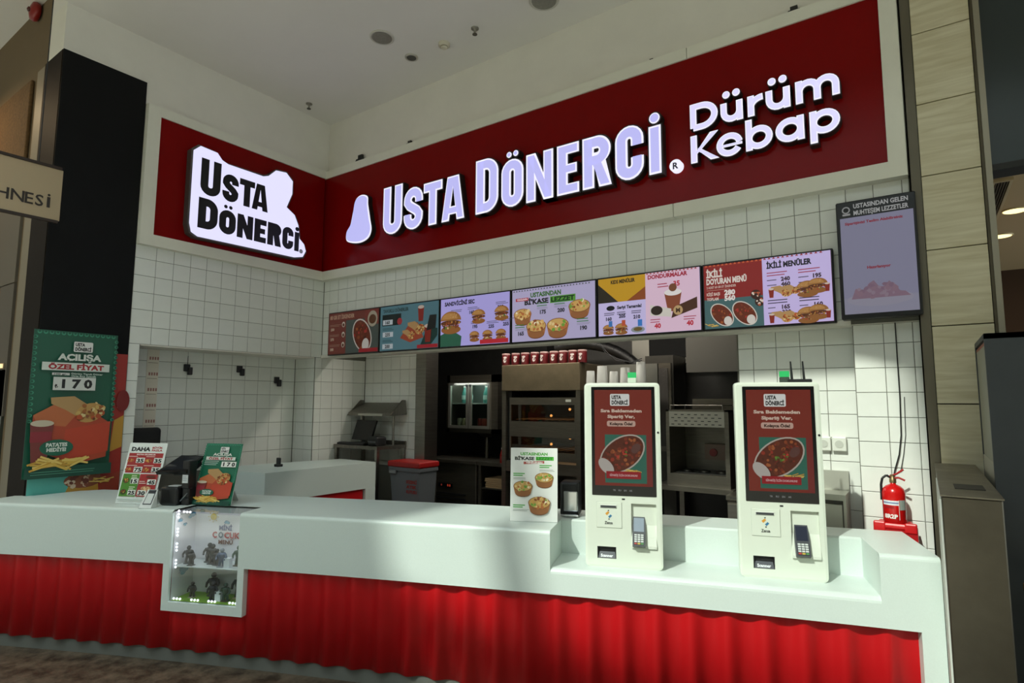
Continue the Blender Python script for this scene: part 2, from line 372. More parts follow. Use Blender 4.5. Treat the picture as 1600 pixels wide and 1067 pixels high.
# ---- tiles: one shared mesh for whole tiles, cut pieces where a row or column ends
P = .15; J = .0035
_tile = {}
def tile_mesh(w, h):
    key = (round(w, 4), round(h, 4))
    if key in _tile: return _tile[key]
    b = B(); e = .0025; d = .006; a, c = w/2-J/2, h/2-J/2
    v = [(-a, -c, 0), (a, -c, 0), (a, c, 0), (-a, c, 0), (-a, -c, d-.0015), (a, -c, d-.0015), (a, c, d-.0015), (-a, c, d-.0015), (-a+e, -c+e, d), (a-e, -c+e, d), (a-e, c-e, d), (-a+e, c-e, d)]
    f = [(8, 9, 10, 11)]+[(i, (i+1) % 4, 4+(i+1) % 4, 4+i) for i in range(4)]+[(4+i, 4+(i+1) % 4, 8+(i+1) % 4, 8+i) for i in range(4)]
    me = bpy.data.meshes.new('tile'); me.from_pydata(v, [], f); me.materials.append(M_TILE); me.update()
    _tile[key] = me; return me
def tiles(parent, facing, plane, u0, u1, v0, v1, pu, pv, skip=None):
    """facing 'x': wall x=plane, u=y;  'y': wall y=plane seen from -y, u=x"""
    def cuts(a, z, p):
        k = math.ceil((a-p)/P-1e-4); out = [a]; t = p+k*P
        while t < z-1e-4:
            if t > a+1e-4: out.append(t)
            t += P
        out.append(z)
        if len(out) > 2 and out[1]-out[0] < .03: out.pop(1)
        if len(out) > 2 and out[-1]-out[-2] < .03: out.pop(-2)
        return out
    us, vs = cuts(u0, u1, pu), cuts(v0, v1, pv)
    for a, z in zip(us[:-1], us[1:]):
        for c, d in zip(vs[:-1], vs[1:]):
            if z-a < .02 or d-c < .02: continue
            if skip and skip(a, z, c, d): continue
            o = bpy.data.objects.new('tile', tile_mesh(z-a, d-c)); COL.objects.link(o); o.parent = parent
            t = random.uniform(-.0006, .0006); uc, vc = (a+z)/2, (c+d)/2
            if facing == 'x': o.location = (plane+t, uc, vc); o.rotation_euler = (math.pi/2, 0, math.pi/2)
            else: o.location = (uc, plane+t, vc); o.rotation_euler = (math.pi/2, 0, 0)
FB = 3.035                                          # underside of the fascia frames
tiles(wall_left, 'x', 0, -1.972, -.008, ZS, FB+.02, 0, ZS)
phx = AY(1166.7, 330, 0).x % P
tiles(wall_right, 'y', 0, .008, 5.545, ZS+.03, FB+.02, phx, ZS, skip=lambda a, z, c, d: a > .2 and z < 5.1 and d < 2.62)
tiles(wall_niche, 'x', -.35, -1.88, -.10, 1.0, ZS, -.10, ZS+.03)
tiles(wall_pier, 'x', 0, -.085, .63, .95, ZS, .0, ZS+.03)
tiles(wall_pier, 'y', -.09, -.345, -.003, .95, ZS, 0, ZS+.03)
tiles(wall_jamb, 'x', 0, -1.972, -1.885, .9, ZS, -1.885, ZS-.02)
tiles(wall_kitchen, 'y', .64, .008, .925, .95, 2.45, 0, ZS+.03)
tiles(wall_lower, 'y', .16, 4.48, 5.197, .80, ZS, AY(1255, 650, .16).x % P, AY(1296, 575, .16).z % P)
tiles(wall_end, 'y', .06, 5.203, 5.615, .75, ZS, AY(1385, 600, .06).x % P, AY(1430, 573.4, .06).z % P)
b = B(); b.box(-.345, -.001, -1.88, -.1, ZS-.012, ZS); b.build('soffit_board', M_PAINT, wall_left)
b = B(); b.box(.0, 5.2, -.012, .14, ZS-.004, ZS+.03); b.build('soffit_edge', M_PAINT, wall_right)

# ---- wood clad pillar at the right with metal corner strips
b = B(); b.box(5.56, 5.925, -.03, .6, 0, ZC); pillar = struct('wall_pillar', b, mat('#2a2822', .8))
def wood():
    M = bpy.data.materials.new('pale_wood'); M.use_nodes = True; nt = M.node_tree; p = nt.nodes['Principled BSDF']; p.inputs['Roughness'].default_value = .5
    tc = nt.nodes.new('ShaderNodeTexCoord'); mp = nt.nodes.new('ShaderNodeMapping'); mp.inputs['Scale'].default_value = (2.2, 1, 22)
    n = nt.nodes.new('ShaderNodeTexNoise'); n.inputs['Scale'].default_value = 1.6; n.inputs['Detail'].default_value = 6; n.inputs['Distortion'].default_value = .6
    r = nt.nodes.new('ShaderNodeValToRGB'); e = r.color_ramp.elements; e[0].position = .3; e[1].position = .7; e[0].color = (*lin('#c6bb97'), 1); e[1].color = (*lin('#dcd4b6'), 1)
    nt.links.new(tc.outputs['Object'], mp.inputs[0]); nt.links.new(mp.outputs[0], n.inputs['Vector']); nt.links.new(n.outputs[0], r.inputs[0]); nt.links.new(r.outputs[0], p.inputs['Base Color']); return M
M_WOOD = wood()
zj = [0, .348, .793, 1.237, 1.68, 2.123, 2.568, 3.013, 3.455, 3.90, 4.345, 4.79, ZC]
for a, z in zip(zj[:-1], zj[1:]):
    b = B(); b.rbox(5.607, 5.885, -.062, -.03, a+.003, z-.003, .0015, seg=1); b.build('panel', M_WOOD, pillar)
b = B(); b.box(5.549, 5.604, -.066, -.03, 0, ZC); b.box(5.549, 5.556, -.066, 0.0, 0, ZC); b.build('corner_strip', mat('#6d6758', .45, .6), pillar)
b = B(); b.box(5.888, 5.902, -.066, -.03, 0, ZC); b.build('corner_strip', mat('#57503f', .45, .6), pillar)
b = B(); b.box(5.902, 5.93, -.074, -.03, 0, ZC); b.build('corner_strip', mat('#9b9482', .4, .6), pillar)

# ---- passage to the right of the pillar
b = B(); b.box(5.93, 9, -.03, .12, 3.02, ZC); struct('wall_passage_front', b, mat('#26302f', .3, noise=(2, .1), name='dark_glass_panel'))
b = B(); b.box(5.93, 9, -.035, .125, 2.985, 3.02); struct('trim_1', b, mat('#15140f', .5))
b = B(); b.box(5.6, 9, .12, 6.2, 3.0, 3.1); psg_ceil = struct('ceiling_passage', b, mat('#b59a72', .8))
b = B(); b.box(5.6, 9.2, 3.3, 3.45, 0, 3.0); struct('wall_passage_back', b, mat('#4b3322', .6, noise=(1.2, .15), name='brown_wall'))
b = B(); b.box(5.8, 5.93, .6, 3.4, 0, 3.0); struct('wall_passage_side', b, mat('#4b3a2a', .6))

# ---- neighbouring shopfront on the far left, its wall turns away beside the black column
NY = -2.6
b = B(); b.box(-6, -.55, NY-.0, NY+.25, 0, ZH); b.box(-.55, -.351, NY, NY+.25, 4.49, ZH); b.box(-.351, -.002, NY, NY+.25, ZC+.352, ZH) if ZH > ZC+.36 else None; neigh = struct('wall_neighbour', b, mat('#6e5c42', .85, noise=(2, .06), name='tan_plaster'))
b = B(); b.box(-.55, -.38, NY-.005, NY+.25, 0, 4.49); b.build('edge_strip', mat('#7d725f', .5), neigh)
p1 = AY(63, 106, NY-.02); 
b = B(); b.rbox(-5, -.62, NY-.03, NY, 3.52, 4.44, .012); b.build('fabric_panel', mat('#6e5230', .95, noise=(45, .35), bump=(70, .5), name='tan_fabric'), neigh)
b = B(); b.box(-5, -.60, NY-.02, NY, 2.66, 3.50); b.build('upper_panel', mat('#5c5447', .6), neigh)
b = B(); b.box(-.95, -.60, NY-.02, NY, 1.55, 2.65); b.build('side_panel', mat('#564e43', .6), neigh)
b = B(); b.box(-5, -.97, NY-.015, NY, 1.98, 2.62); b.build('warm_lit_opening', mat('#8a5a2c', .7), neigh)  # flat panel, the opening's warm light put into its colour
b = B(); b.box(-5, -.62, NY-.02, NY, .1, 1.93); b.build('lower_glass', mat('#3d4038', .12), neigh)
b = B(); b.box(0, .0025, -1.974, 0, ZS, FB+.02); b.build('grout_bed', M_GROUT, wall_left)
b = B(); b.box(0, 5.55, -.0025, 0, ZS, FB+.02); b.build('grout_bed', M_GROUT, wall_right)
# ================================================================ fascia signs
M_FRAME = mat('#eceadb', .55, noise=(3, .05), name='cream_frame')
M_SIGNRED = mat('#860a0a', .2, noise=(1.5, .10), spec=.1, name='gloss_red_sheet')
M_RIM = mat('#f2f0ff', .4, emit=1.0); M_CORE = mat('#bdbcf6', .4, emit=.95); M_SIDE = mat('#26221f', .5)
f0, f1 = 3.035, 4.305; r0, r1 = 3.135, 4.218
FX = .07; FY = -.085
t = thing('fascia_sign', 'red fascia sign in a cream frame above the tiled niche, beside the black column', 'sign', (0, -.98, f0))
b = B(); b.box(.002, FX, -1.972, -.086, r1, f1); b.build('frame_rail', M_FRAME, t)
b = B(); b.box(.002, FX, -1.972, -.086, f0, r0); b.build('frame_rail', M_FRAME, t)
b = B(); b.box(.002, FX, -1.972, -1.865, r0, r1); b.build('frame_rail', M_FRAME, t)
b = B(); b.box(.002, FX-.015, -1.865, -.086, r0, r1); b.build('red_sheet', M_SIGNRED, t)
t = thing('fascia_sign', 'long red fascia sign in a cream frame above the row of menu screens', 'sign', (2.77, -.02, f0))
b = B(); b.box(.0, 4.245, FY, -.002, r1, f1); b.build('frame_rail', M_FRAME, t)
b = B(); b.box(4.25, 5.543, FY, -.002, r1, f1); b.build('frame_rail', M_FRAME, t)
b = B(); b.box(.0, 4.115, FY, -.002, f0, r0); b.build('frame_rail', M_FRAME, t)
b = B(); b.box(4.12, 5.543, FY, -.002, f0, r0); b.build('frame_rail', M_FRAME, t)
b = B(); b.box(5.448, 5.543, FY, -.002, r0, r1); b.build('frame_rail', M_FRAME, t)
b = B(); b.box(.03, 5.448, FY+.015, -.002, r0, r1); b.build('red_sheet', M_SIGNRED, t)
PY = FY+.015
def on_r(x0, z0): return lambda u, v, d: (x0+u, PY-d, z0+v)
def letter(parent, ch, x0, x1, z, h, t):
    w = x1-x0
    b = B(); slab(b, outline(ch, w, h, t, 0), on_r(x0, z), .072, .078); L = b.build('letter', M_RIM, parent)
    q = .014
    b = B(); slab(b, outline(ch, w, h, t, -q, False), on_r(x0, z), .078, .0795); b.build('letter_face', M_CORE, L)
    for cx, cy, r in dots(ch, w, h, t): b = B(); slab(b, disc(cx, cy, r-q*.6), on_r(x0, z), .078, .0795); b.build('dot_face', M_CORE, L)
    e = .012
    b = B(); slab(b, outline(ch, w, h, t, e), on_r(x0, z), 0.002, .071); b.build('letter_side', M_SIDE, L)
zb = 3.366
t = thing('illuminated_lettering', 'large white lit letters reading USTA DÖNERCİ on the long red fascia', 'lettering', (2.6, PY, zb))
for ch, a, z, h, w in [('U', 1.105, 1.372, .498, .105), ('S', 1.402, 1.655, .425, .10), ('T', 1.668, 1.905, .425, .098), ('A', 1.905, 2.178, .425, .092),
                       ('D', 2.315, 2.565, .498, .10), ('Ö', 2.603, 2.833, .425, .098), ('N', 2.865, 3.130, .42, .10), ('E', 3.170, 3.372, .42, .098), ('R', 3.407, 3.652, .42, .10), ('C', 3.692, 3.922, .425, .10), ('İ', 3.965, 4.058, .43, .09)]:
    letter(t, ch, a, z, zb, h, w)
t = thing('illuminated_lettering', 'smaller white lit rounded letters reading Dürüm Kebap on the long red fascia', 'lettering', (4.75, PY, 3.33))
for ch, a, z, zz, h, w in [('d_cap', 4.278, 4.472, 3.617, .20, .044), ('ü', 4.492, 4.640, 3.617, .142, .042), ('r', 4.672, 4.770, 3.617, .142, .042), ('ü', 4.788, 4.938, 3.617, .142, .042), ('m', 4.970, 5.222, 3.617, .150, .042),
                           ('k_cap', 4.277, 4.470, 3.381, .20, .044), ('e', 4.457, 4.632, 3.374, .165, .042), ('b', 4.652, 4.822, 3.378, .162, .042), ('a', 4.840, 5.012, 3.378, .162, .042), ('p', 5.044, 5.215, 3.382, .158, .042)]:
    e = .006; b = B(); slab(b, outline(ch, z-a, h, w, 0), on_r(a, zz), .068, .075); L = b.build('letter', M_RIM, t)
    b = B(); slab(b, outline(ch, z-a, h, w, -e, False), on_r(a, zz), .075, .0762); b.build('letter_face', mat('#d9d6fb', .4, emit=1.0), L)
    for cx, cy, r in dots(ch, z-a, h, w): b = B(); slab(b, disc(cx, cy, r-e), on_r(a, zz), .075, .0762); b.build('dot_face', mat('#d9d6fb', .4, emit=1.0), L)
    b = B(); slab(b, outline(ch, z-a, h, w, e), on_r(a, zz), .002, .067); b.build('letter_side', M_SIDE, L)
t = thing('registered_mark', 'small round white registered mark beside the last lit letter', 'sign', (4.155, PY, 3.36))
b = B(); b.cyl((4.155, PY-.002, 3.405), (4.155, PY-.05, 3.405), .046, n=24); b.build('disc', M_RIM, t)
pr = Print(emit=0); pr.text('R', 0, -.024, .048, '#1a1c30', align='c', bold=.03); pr.build('lettering', t, lambda u, v, d: (4.155+u, PY-.05-d, 3.405+v), .0008)
# plain lit panel where the fascia carries a figure
def blob(pts, n=6):
    out = []
    for i in range(len(pts)):
        p0, p1, p2, p3 = [Vector(pts[(i+k) % len(pts)]) for k in (-1, 0, 1, 2)]
        for j in range(n):
            s = j/n; out.append(tuple(.5*((2*p1)+(p2-p0)*s+(2*p0-5*p1+4*p2-p3)*s*s+(3*p1-p0-3*p2+p3)*s**3)))
    return out
t = thing('light_panel', 'plain white lit panel with rounded outline left of the large letters', 'sign', (.71, PY, 3.37))
bl = blob([(.535, 3.50), (.54, 3.42), (.62, 3.385), (.75, 3.37), (.86, 3.40), (.90, 3.48), (.87, 3.60), (.84, 3.74), (.83, 3.83), (.74, 3.86), (.66, 3.82), (.63, 3.70), (.60, 3.58)])
b = B(); b.prism(bl, lambda u, v, d: (u, PY-d, v), .066, .074); b.build('lit_face', M_CORE, t)
def grow(p, e):
    cx = sum(q[0] for q in p)/len(p); cy = sum(q[1] for q in p)/len(p); return [(q[0]+(q[0]-cx)/max(1e-6, math.hypot(q[0]-cx, q[1]-cy))*e, q[1]+(q[1]-cy)/max(1e-6, math.hypot(q[0]-cx, q[1]-cy))*e) for q in p]
b = B(); b.prism(grow(bl, .014), lambda u, v, d: (u, PY-d, v), .058, .066); b.build('lit_rim', M_RIM, t)
b = B(); b.prism(grow(bl, .022), lambda u, v, d: (u, PY-d, v), .002, .058); b.build('panel_side', M_SIDE, t)

# logo light box on the left fascia: u = y, faces +x
SX = FX-.015
t = thing('logo_light_box', 'white lit logo box with black letters USTA DÖNERCİ on the left red fascia', 'sign', (SX, -1.0, 3.2))
out = [(-1.60, 3.30), (-1.58, 3.22), (-1.52, 3.19), (-.50, 3.205), (-.40, 3.23), (-.365, 3.30), (-.39, 3.37), (-.45, 3.42), (-.47, 3.56), (-.52, 3.66), (-.62, 3.72), (-.56, 3.88), (-.56, 4.02), (-.64, 4.09), (-.76, 4.075), (-.84, 3.99), (-.90, 3.965), (-1.27, 3.965), (-1.33, 3.985), (-1.38, 4.04), (-1.54, 4.05), (-1.60, 3.99)]
def on_l(u, v, d): return (SX+d, u, v)
def mirror(p): return p
b = B(); b.prism(out, on_l, .08, .088); b.build('lit_face', mat('#dedcfa', .4, emit=1.05), t)
b = B(); b.prism(grow(out, .02), on_l, .002, .08); b.build('box_side', mat('#5a5652', .45, .4), t)
pr = Print(); K = '#0c0c10'
for ch, a, z, zz, h, w in [('U', -1.525, -1.335, 3.60, .345, .074), ('S', -1.315, -1.155, 3.60, .27, .068), ('T', -1.145, -.985, 3.60, .27, .066), ('A', -1.01, -.835, 3.60, .27, .062),
                           ('D', -1.53, -1.345, 3.275, .29, .074), ('Ö', -1.33, -1.165, 3.275, .235, .068), ('N', -1.15, -.985, 3.275, .235, .066), ('E', -.97, -.84, 3.275, .235, .066), ('R', -.825, -.67, 3.275, .235, .066), ('C', -.655, -.525, 3.275, .235, .060), ('İ', -.51, -.455, 3.275, .24, .05)]:
    for i_, p in enumerate(glyph(ch, z-a, h, w)): pr.it.append(([(a+q[0], zz+q[1]) for q in p], [list(range(len(p)))], K, 1+i_*.15))
pr.it.append(([(-.425+.022*math.cos(i*.35), 3.285+.022*math.sin(i*.35)) for i in range(18)], [list(range(18))], K, 1))
pr.it.append(([(-.425+.016*math.cos(i*.35), 3.285+.016*math.sin(i*.35)) for i in range(18)], [list(range(18))], '#e8e8ff', 3))
pr.text('R', -.425, 3.275, .02, K, align='c'); 
pr.build('lettering', t, on_l, .0886)

# ================================================================ menu artwork
def logo(pr, cx, cy, w):
    h = w*.62; pr.rrect(cx-w/2, cy-h/2, w, h, w*.07, '#e6e6e2'); 
    pr.text('USTA', cx-w*.42, cy+h*.08, h*.30, '#101010', w=w*.5, bold=.05); pr.text('DÖNERCİ', cx-w*.42, cy-h*.38, h*.32, '#101010', w=w*.84, bold=.05)
def bowl(pr, cx, cy, r, greens=False):
    pr.ell(cx, cy-r*.55, r*.82, r*.42, '#6b3d22'); pr.poly([(cx-r*.98, cy+.05*r), (cx+r*.98, cy+.05*r), (cx+r*.82, cy-r*.6), (cx-r*.82, cy-r*.6)], '#a26a3f'); pr.ell(cx, cy-r*.55, r*.8, r*.35, '#935f38')
    pr.ell(cx, cy+.1*r, r, r*.55, '#8a5a34'); pr.ell(cx, cy+.12*r, r*.92, r*.47, '#caa35f')
    pr.bits(in_ell(cx, cy+.14*r, r*.86, r*.44), ['#e2c78c', '#d9b06a', '#b56b3a', '#f0e4c4', '#8c4a26', '#cfa055']+(['#6f9a3c', '#8ab04a'] if greens else ['#a05a30']), 26, r*.08, r*.2)
def platter(pr, cx, cy, rx, ry, rot, bits=30):
    pr.ell(cx, cy, rx, ry, '#d9d2c6', rot, 26); pr.ell(cx, cy, rx*.92, ry*.9, '#6a2c18', rot, 26)
    pr.bits(in_ell(cx, cy, rx*.84, ry*.8, rot), ['#7d3a1e', '#5a2412', '#8d4a26', '#a1582c', '#4a1c0e', '#a8322a'], bits, ry*.07, ry*.17)
    c, q = math.cos(rot), math.sin(rot); ex, ey = cx-rx*.62*c, cy-rx*.62*q
    pr.ell(ex, ey, rx*.28, ry*.5, '#dcd6cc', rot+.9)
def burger(pr, cx, cy, s):
    pr.ell(cx, cy-.30*s, .50*s, .17*s, '#94602f'); pr.bits(in_ell(cx, cy-.12*s, .52*s, .13*s), ['#5c7a34', '#a24a2c', '#7a3c20', '#c9a468', '#5a2c18', '#d8c090'], 22, .03*s, .075*s); pr.ell(cx, cy-.03*s, .52*s, .10*s, '#5a3018')
    pr.bits(in_ell(cx, cy-.08*s, .50*s, .09*s), ['#8a4a26', '#b8823e', '#6e3c1e', '#a4522c'], 16, .03*s, .06*s)
    pr.ell(cx, cy+.06*s, .52*s, .36*s, '#9c6a36', 0, 20, 0, math.pi); pr.ell(cx-.06*s, cy+.12*s, .40*s, .24*s, '#b8864a', 0, 16, 0, math.pi); pr.bits(in_ell(cx, cy+.24*s, .34*s, .1*s), ['#d2b078', '#c49a5c'], 10, .014*s, .026*s)
    return
    pr.ell(cx, cy-.30*s, .52*s, .2*s, '#b9793c'); pr.ell(cx, cy-.12*s, .56*s, .14*s, '#5a8a34'); pr.ell(cx, cy-.06*s, .54*s, .12*s, '#b23a22'); pr.ell(cx, cy-.02*s, .55*s, .13*s, '#5d2e18')
    pr.ell(cx, cy+.10*s, .54*s, .34*s, '#c98a48', 0, 20, 0, math.pi); pr.bits(in_ell(cx, cy+.28*s, .36*s, .1*s), ['#e8cf9c', '#dfb878'], 8, .02*s, .035*s)
def fries(pr, cx, cy, w, n=16):
    for i in range(n):
        x = cx+random.uniform(-.5, .5)*w; a = random.uniform(-.5, .5); y = cy+random.uniform(-.1, .1)*w; l = w*random.uniform(.2, .34)
        pr.line([(x-l*math.cos(a), y-l*math.sin(a)), (x+l*math.cos(a), y+l*math.sin(a))], w*.055, random.choice(['#d9b04e', '#e5c46a', '#c6963a']))
def drink(pr, cx, cy, h, col='#8a2a1e'):
    pr.poly([(cx-h*.17, cy), (cx+h*.17, cy), (cx+h*.24, cy+h*.8), (cx-h*.24, cy+h*.8)], col); pr.ell(cx, cy+h*.82, h*.24, h*.1, '#d8c4b4')
def wrap(pr, cx, cy, s):
    pr.poly([(cx-.62*s, cy+.30*s), (cx-.1*s, cy+.34*s), (cx+.30*s, cy+.06*s), (cx+.20*s, cy-.34*s), (cx-.28*s, cy-.02*s), (cx-.60*s, cy+.14*s)], '#b9925e'); pr.ell(cx+.28*s, cy-.1*s, .34*s, .25*s, '#c89a58', .35)
    pr.bits(in_ell(cx+.30*s, cy-.08*s, .32*s, .24*s, .35), ['#8a4a24', '#d9b46a', '#a5622e', '#e7cf92', '#c0562e', '#74401e'], 40, .03*s, .075*s)
def nano(pr, x, y, n, w, col, h=.007, gap=.014):
    for i in range(n): pr.rect(x, y-i*gap, w*random.uniform(.75, 1), h*.6, col)
SW, SH = .822, .474
def screen(i, label, art, bgc, emit=.5):
    x0 = .172+i*.8265; z0 = 2.182
    t = thing('menu_screen', label, 'screen', (x0+SW/2, -.02, z0), group='menu screens over the kitchen opening')
    b = B(); b.rbox(x0, x0+SW, -.058, -.006, z0, z0+SH, .004, seg=1); b.build('housing', mat('#101012', .3), t)
    pr = Print(emit=emit, step=.00006); pr.rect(.012, .012, SW-.024, SH-.024, bgc); art(pr)
    pr.build('picture', t, lambda u, v, d: (x0+u, -.058-d, z0+v), .0008)
def zig(pr, x0, x1, y, col, s=.018):
    n = int((x1-x0)/s/1.4)
    for k in range(n): pr.poly([(x0+k*s*1.4, y), (x0+k*s*1.4+s, y), (x0+k*s*1.4+s*.5, y+s*.6)], col)
def m1(p):
    p.rect(.30, .012, .51, .36, '#4c564f'); p.rect(.60, .30, .21, .16, '#803a30'); platter(p, .56, .195, .19, .135, 2.1, 40); p.ell(.72, .36, .075, .085, '#b0a68f'); p.ell(.72, .355, .055, .05, '#5d3a20')
    p.text('80 GR ET İSKENDER', .035, .395, .042, '#b9987e', w=.40, bold=.04)
    for k in range(3): nano(p, .035, .33-k*.11, 2, .2, '#a88a74'); p.text(['250', '275', '300'][k], .05, .27-k*.11, .028, '#c9b49c', bold=.04); p.ell(.262, .33-k*.11, .025, .03, '#cfc4b0'); p.ell(.262, .325-k*.11, .016, .018, '#5a2e1c')
    p.rect(.52, .014, .29, .04, '#a4202a')
def m2(p):
    p.text('TAVUKLU DÖNERLER', .05, .40, .034, '#16302e', w=.36, bold=.04); p.rect(.04, .265, .27, .115, '#15211f'); p.rect(.05, .275, .14, .05, '#c9d2d6'); p.text('160', .085, .283, .034, '#15211f', bold=.04); p.ell(.29, .30, .035, .035, '#a8353a')
    for k in range(2): nano(p, .05, .235-k*.12, 2, .16, '#16302e'); p.rect(.05, .15-k*.12, .15, .05, '#c9d2d6'); p.text(['235', '200'][k], .085, .158-k*.12, .034, '#15211f', bold=.04)
    p.poly([(.58, .05), (.72, .05), (.80, .13), (.80, .20), (.66, .20)], '#1c3c36'); drink(p, .58, .28, .17); p.poly([(.30, .13), (.44, .08), (.62, .12), (.54, .27), (.44, .28)], '#a34a30'); wrap(p, .52, .22, .19); wrap(p, .42, .16, .14); drink(p, .68, .07, .19); p.poly([(.66, .18), (.78, .2), (.79, .33), (.70, .33)], '#1b1d1a'); p.rect(.54, .014, .27, .035, '#b02430')
def m3(p):
    p.text('SANDVİÇİNİ SEÇ', .06, .395, .036, '#1b1a24', w=.36, bold=.05)
    for x, y, v in ((.16, .29, '230'), (.36, .30, '160'), (.68, .32, '235'), (.40, .165, '195'), (.58, .155, '235'), (.74, .165, '255')): p.text(v, x, y, .03, '#2b2a3a', bold=.05); nano(p, x-.02, y+.055, 2, .14, '#4a4858', .008)
    p.poly([(.012, .012), (.26, .012), (.27, .10), (.14, .17), (.012, .12)], '#2c5f48'); burger(p, .14, .24, .24); burger(p, .47, .27, .15); burger(p, .73, .28, .15)
    for k in range(3): burger(p, .43+.15*k, .09, .11)
    p.rect(.50, .014, .31, .038, '#c02a36')
def m4(p):
    zig(p, .02, .80, .445, '#3d463a', .02); p.text('USTASINDAN', .20, .385, .038, '#3c6b2c', w=.30, bold=.05); p.text("Bİ'KASE", .14, .325, .042, '#1c1c1c', w=.24, bold=.05); p.rect(.395, .318, .24, .056, '#59993a'); p.text('LEZZET', .405, .328, .038, '#15301a', w=.22, bold=.05); p.rect(.05, .36, .13, .026, '#b02838'); p.text('YENİLENEN', .06, .366, .015, '#f0e8f0', w=.11)
    bowl(p, .12, .235, .092); bowl(p, .67, .26, .10, True); bowl(p, .26, .125, .10, True); bowl(p, .47, .12, .105, True)
    for x, y, v in ((.30, .235, '175'), (.47, .235, '200'), (.08, .065, '165'), (.68, .075, '190')): p.text(v, x, y, .032, '#26262e', bold=.05); nano(p, x-.03, y+.085, 2, .11, '#3c7a3a', .012, .02); nano(p, x-.03, y+.052, 2, .13, '#8a889a', .006, .01)
def m5(p):
    p.poly([(.012, .27), (.405, .27), (.405, .462), (.012, .462)], '#c99a22'); p.poly([(.012, .27), (.18, .27), (.012, .42)], '#2a2418'); p.poly([(.25, .27), (.405, .27), (.405, .37)], '#8f4a20'); p.text('KIDS MENÜLER', .12, .415, .028, '#1c1a12', w=.20, bold=.05)
    p.ell(.115, .225, .035, .02, '#16161c'); p.text('Seriyi Tamamla!', .17, .215, .024, '#1c1c26', w=.20, bold=.05)
    for k, (x, v) in enumerate(((.06, '160'), (.17, '205'), (.29, '210'))):
        p.text(v, x+.015, .13+.015*k*(k < 2), .026, '#26263a', bold=.05); nano(p, x, .185, 2, .09, '#3a3a4c', .009)
        if k < 2: burger(p, x+.035, .06, .09+.01*k); p.rect(x+.04, .08, .03, .045, '#3f78b8' if k == 0 else '#c0553a')
        else: p.ell(x+.05, .045, .055, .024, '#8f979c'); p.ell(x+.05, .048, .035, .015, '#6d5a30'); p.rect(x+.05, .07, .035, .05, '#3a7cc8')
    p.rect(.405, .012, .405, .45, '#e8c6dc'); zig(p, .41, .81, .452, '#a8382a', .02); p.text('DONDURMALAR', .425, .415, .03, '#a8203a', w=.30, bold=.05)
    p.text('35', .62, .345, .036, '#c0283c', bold=.04); nano(p, .50, .365, 2, .09, '#b04058', .012, .02)
    p.poly([(.55, .30), (.68, .30), (.655, .16), (.575, .16)], '#8c4a30'); p.ell(.615, .30, .065, .025, '#ece6e2'); p.ell(.615, .335, .03, .03, '#7a4a30'); p.poly([(.44, .22), (.60, .18), (.60, .12), (.44, .14)], '#d9d4c8'); p.ell(.49, .175, .045, .035, '#2e2018'); p.poly([(.60, .11), (.79, .17), (.79, .25), (.62, .19)], '#4a2c1c'); p.ell(.65, .165, .035, .035, '#c0a070'); p.text('M', .65, .15, .03, '#3a2214', align='c', bold=.05)
    p.text('40', .47, .045, .034, '#c0283c', bold=.05); p.text('40', .71, .05, .034, '#c0283c', bold=.05); nano(p, .44, .105, 2, .09, '#b04058', .01, .018); nano(p, .69, .11, 2, .09, '#b04058', .01, .018)
def m6(p):
    p.rect(.012, .012, .39, .45, '#8c2422'); p.rect(.012, .012, .39, .205, '#47696a'); zig(p, .02, .80, .452, '#d86a3a', .02)
    p.text('İKİLİ', .03, .375, .045, '#e6dcd2', w=.11, bold=.05); p.text('DOYURAN MENÜ', .03, .325, .04, '#e6dcd2', w=.27, bold=.05); p.text('2 ADET 60 GR ET İSKENDER', .03, .295, .016, '#d8c0b4', w=.20); nano(p, .03, .28, 1, .2, '#b08478', .007)
    p.text('KİŞİ BAŞI', .03, .245, .02, '#e0c8bc', w=.09, bold=.04); p.text('TOPLAM', .03, .21, .02, '#e0c8bc', w=.08, bold=.04); p.text('280', .15, .242, .034, '#f0e8e0', bold=.05); p.text('560', .15, .202, .034, '#f0e8e0', bold=.05)
    platter(p, .13, .105, .095, .062, 2.3, 24); platter(p, .28, .105, .098, .064, 2.3, 24); 
    for x, y in ((.355, .225), (.38, .175)): p.ell(x, y, .032, .032, '#3a2018'); p.bits(in_ell(x, y, .024, .024), ['#b85a3a', '#e8d8c8'], 8, .006, .011)
    fries(p, .06, .035, .07, 8)
    p.rect(.402, .012, .408, .45, '#d2c2f4'); zig(p, .41, .80, .452, '#a02a22', .02); p.text('İKİLİ MENÜLER', .43, .39, .036, '#15151c', w=.27, bold=.05)
    for x, y, a, c in ((.43, .30, '240', '460'), (.62, .30, '195', '390'), (.43, .115, '165', '330'), (.62, .115, '160', '320')):
        nano(p, x, y+.055, 2, .13, '#a83a4c' if y > .2 else '#3a3240', .01, .018); p.text(a, x+.085, y-.002, .026, '#3a2430', bold=.05); p.text(c, x+.085, y-.036, .026, '#3a2430', bold=.05); nano(p, x, y+.006, 2, .06, '#4a4052', .009, .034)
    for k, y in enumerate((.20, .03)):
        wrap(p, .52, y+.03, .11); wrap(p, .58, y+.035, .09); drink(p, .455, y-.01, .07); burger(p, .67, y+.03, .12); burger(p, .73, y+.045, .11); drink(p, .785, y, .06)
screen(0, 'menu screen with a red page and one oval platter, first by the tiled corner', m1, '#74382e', .34)
screen(1, 'menu screen with a blue-green page of wraps and drinks', m2, '#58828c', .42)
screen(2, 'menu screen with a lilac page of sandwiches and a green block', m3, '#b7aef0', .62)
screen(3, 'menu screen with a pale page of four bowls and green lettering', m4, '#b4accf', .70)
screen(4, "menu screen with a yellow children's page and pink ice cream page", m5, '#cfc4f0', .66)
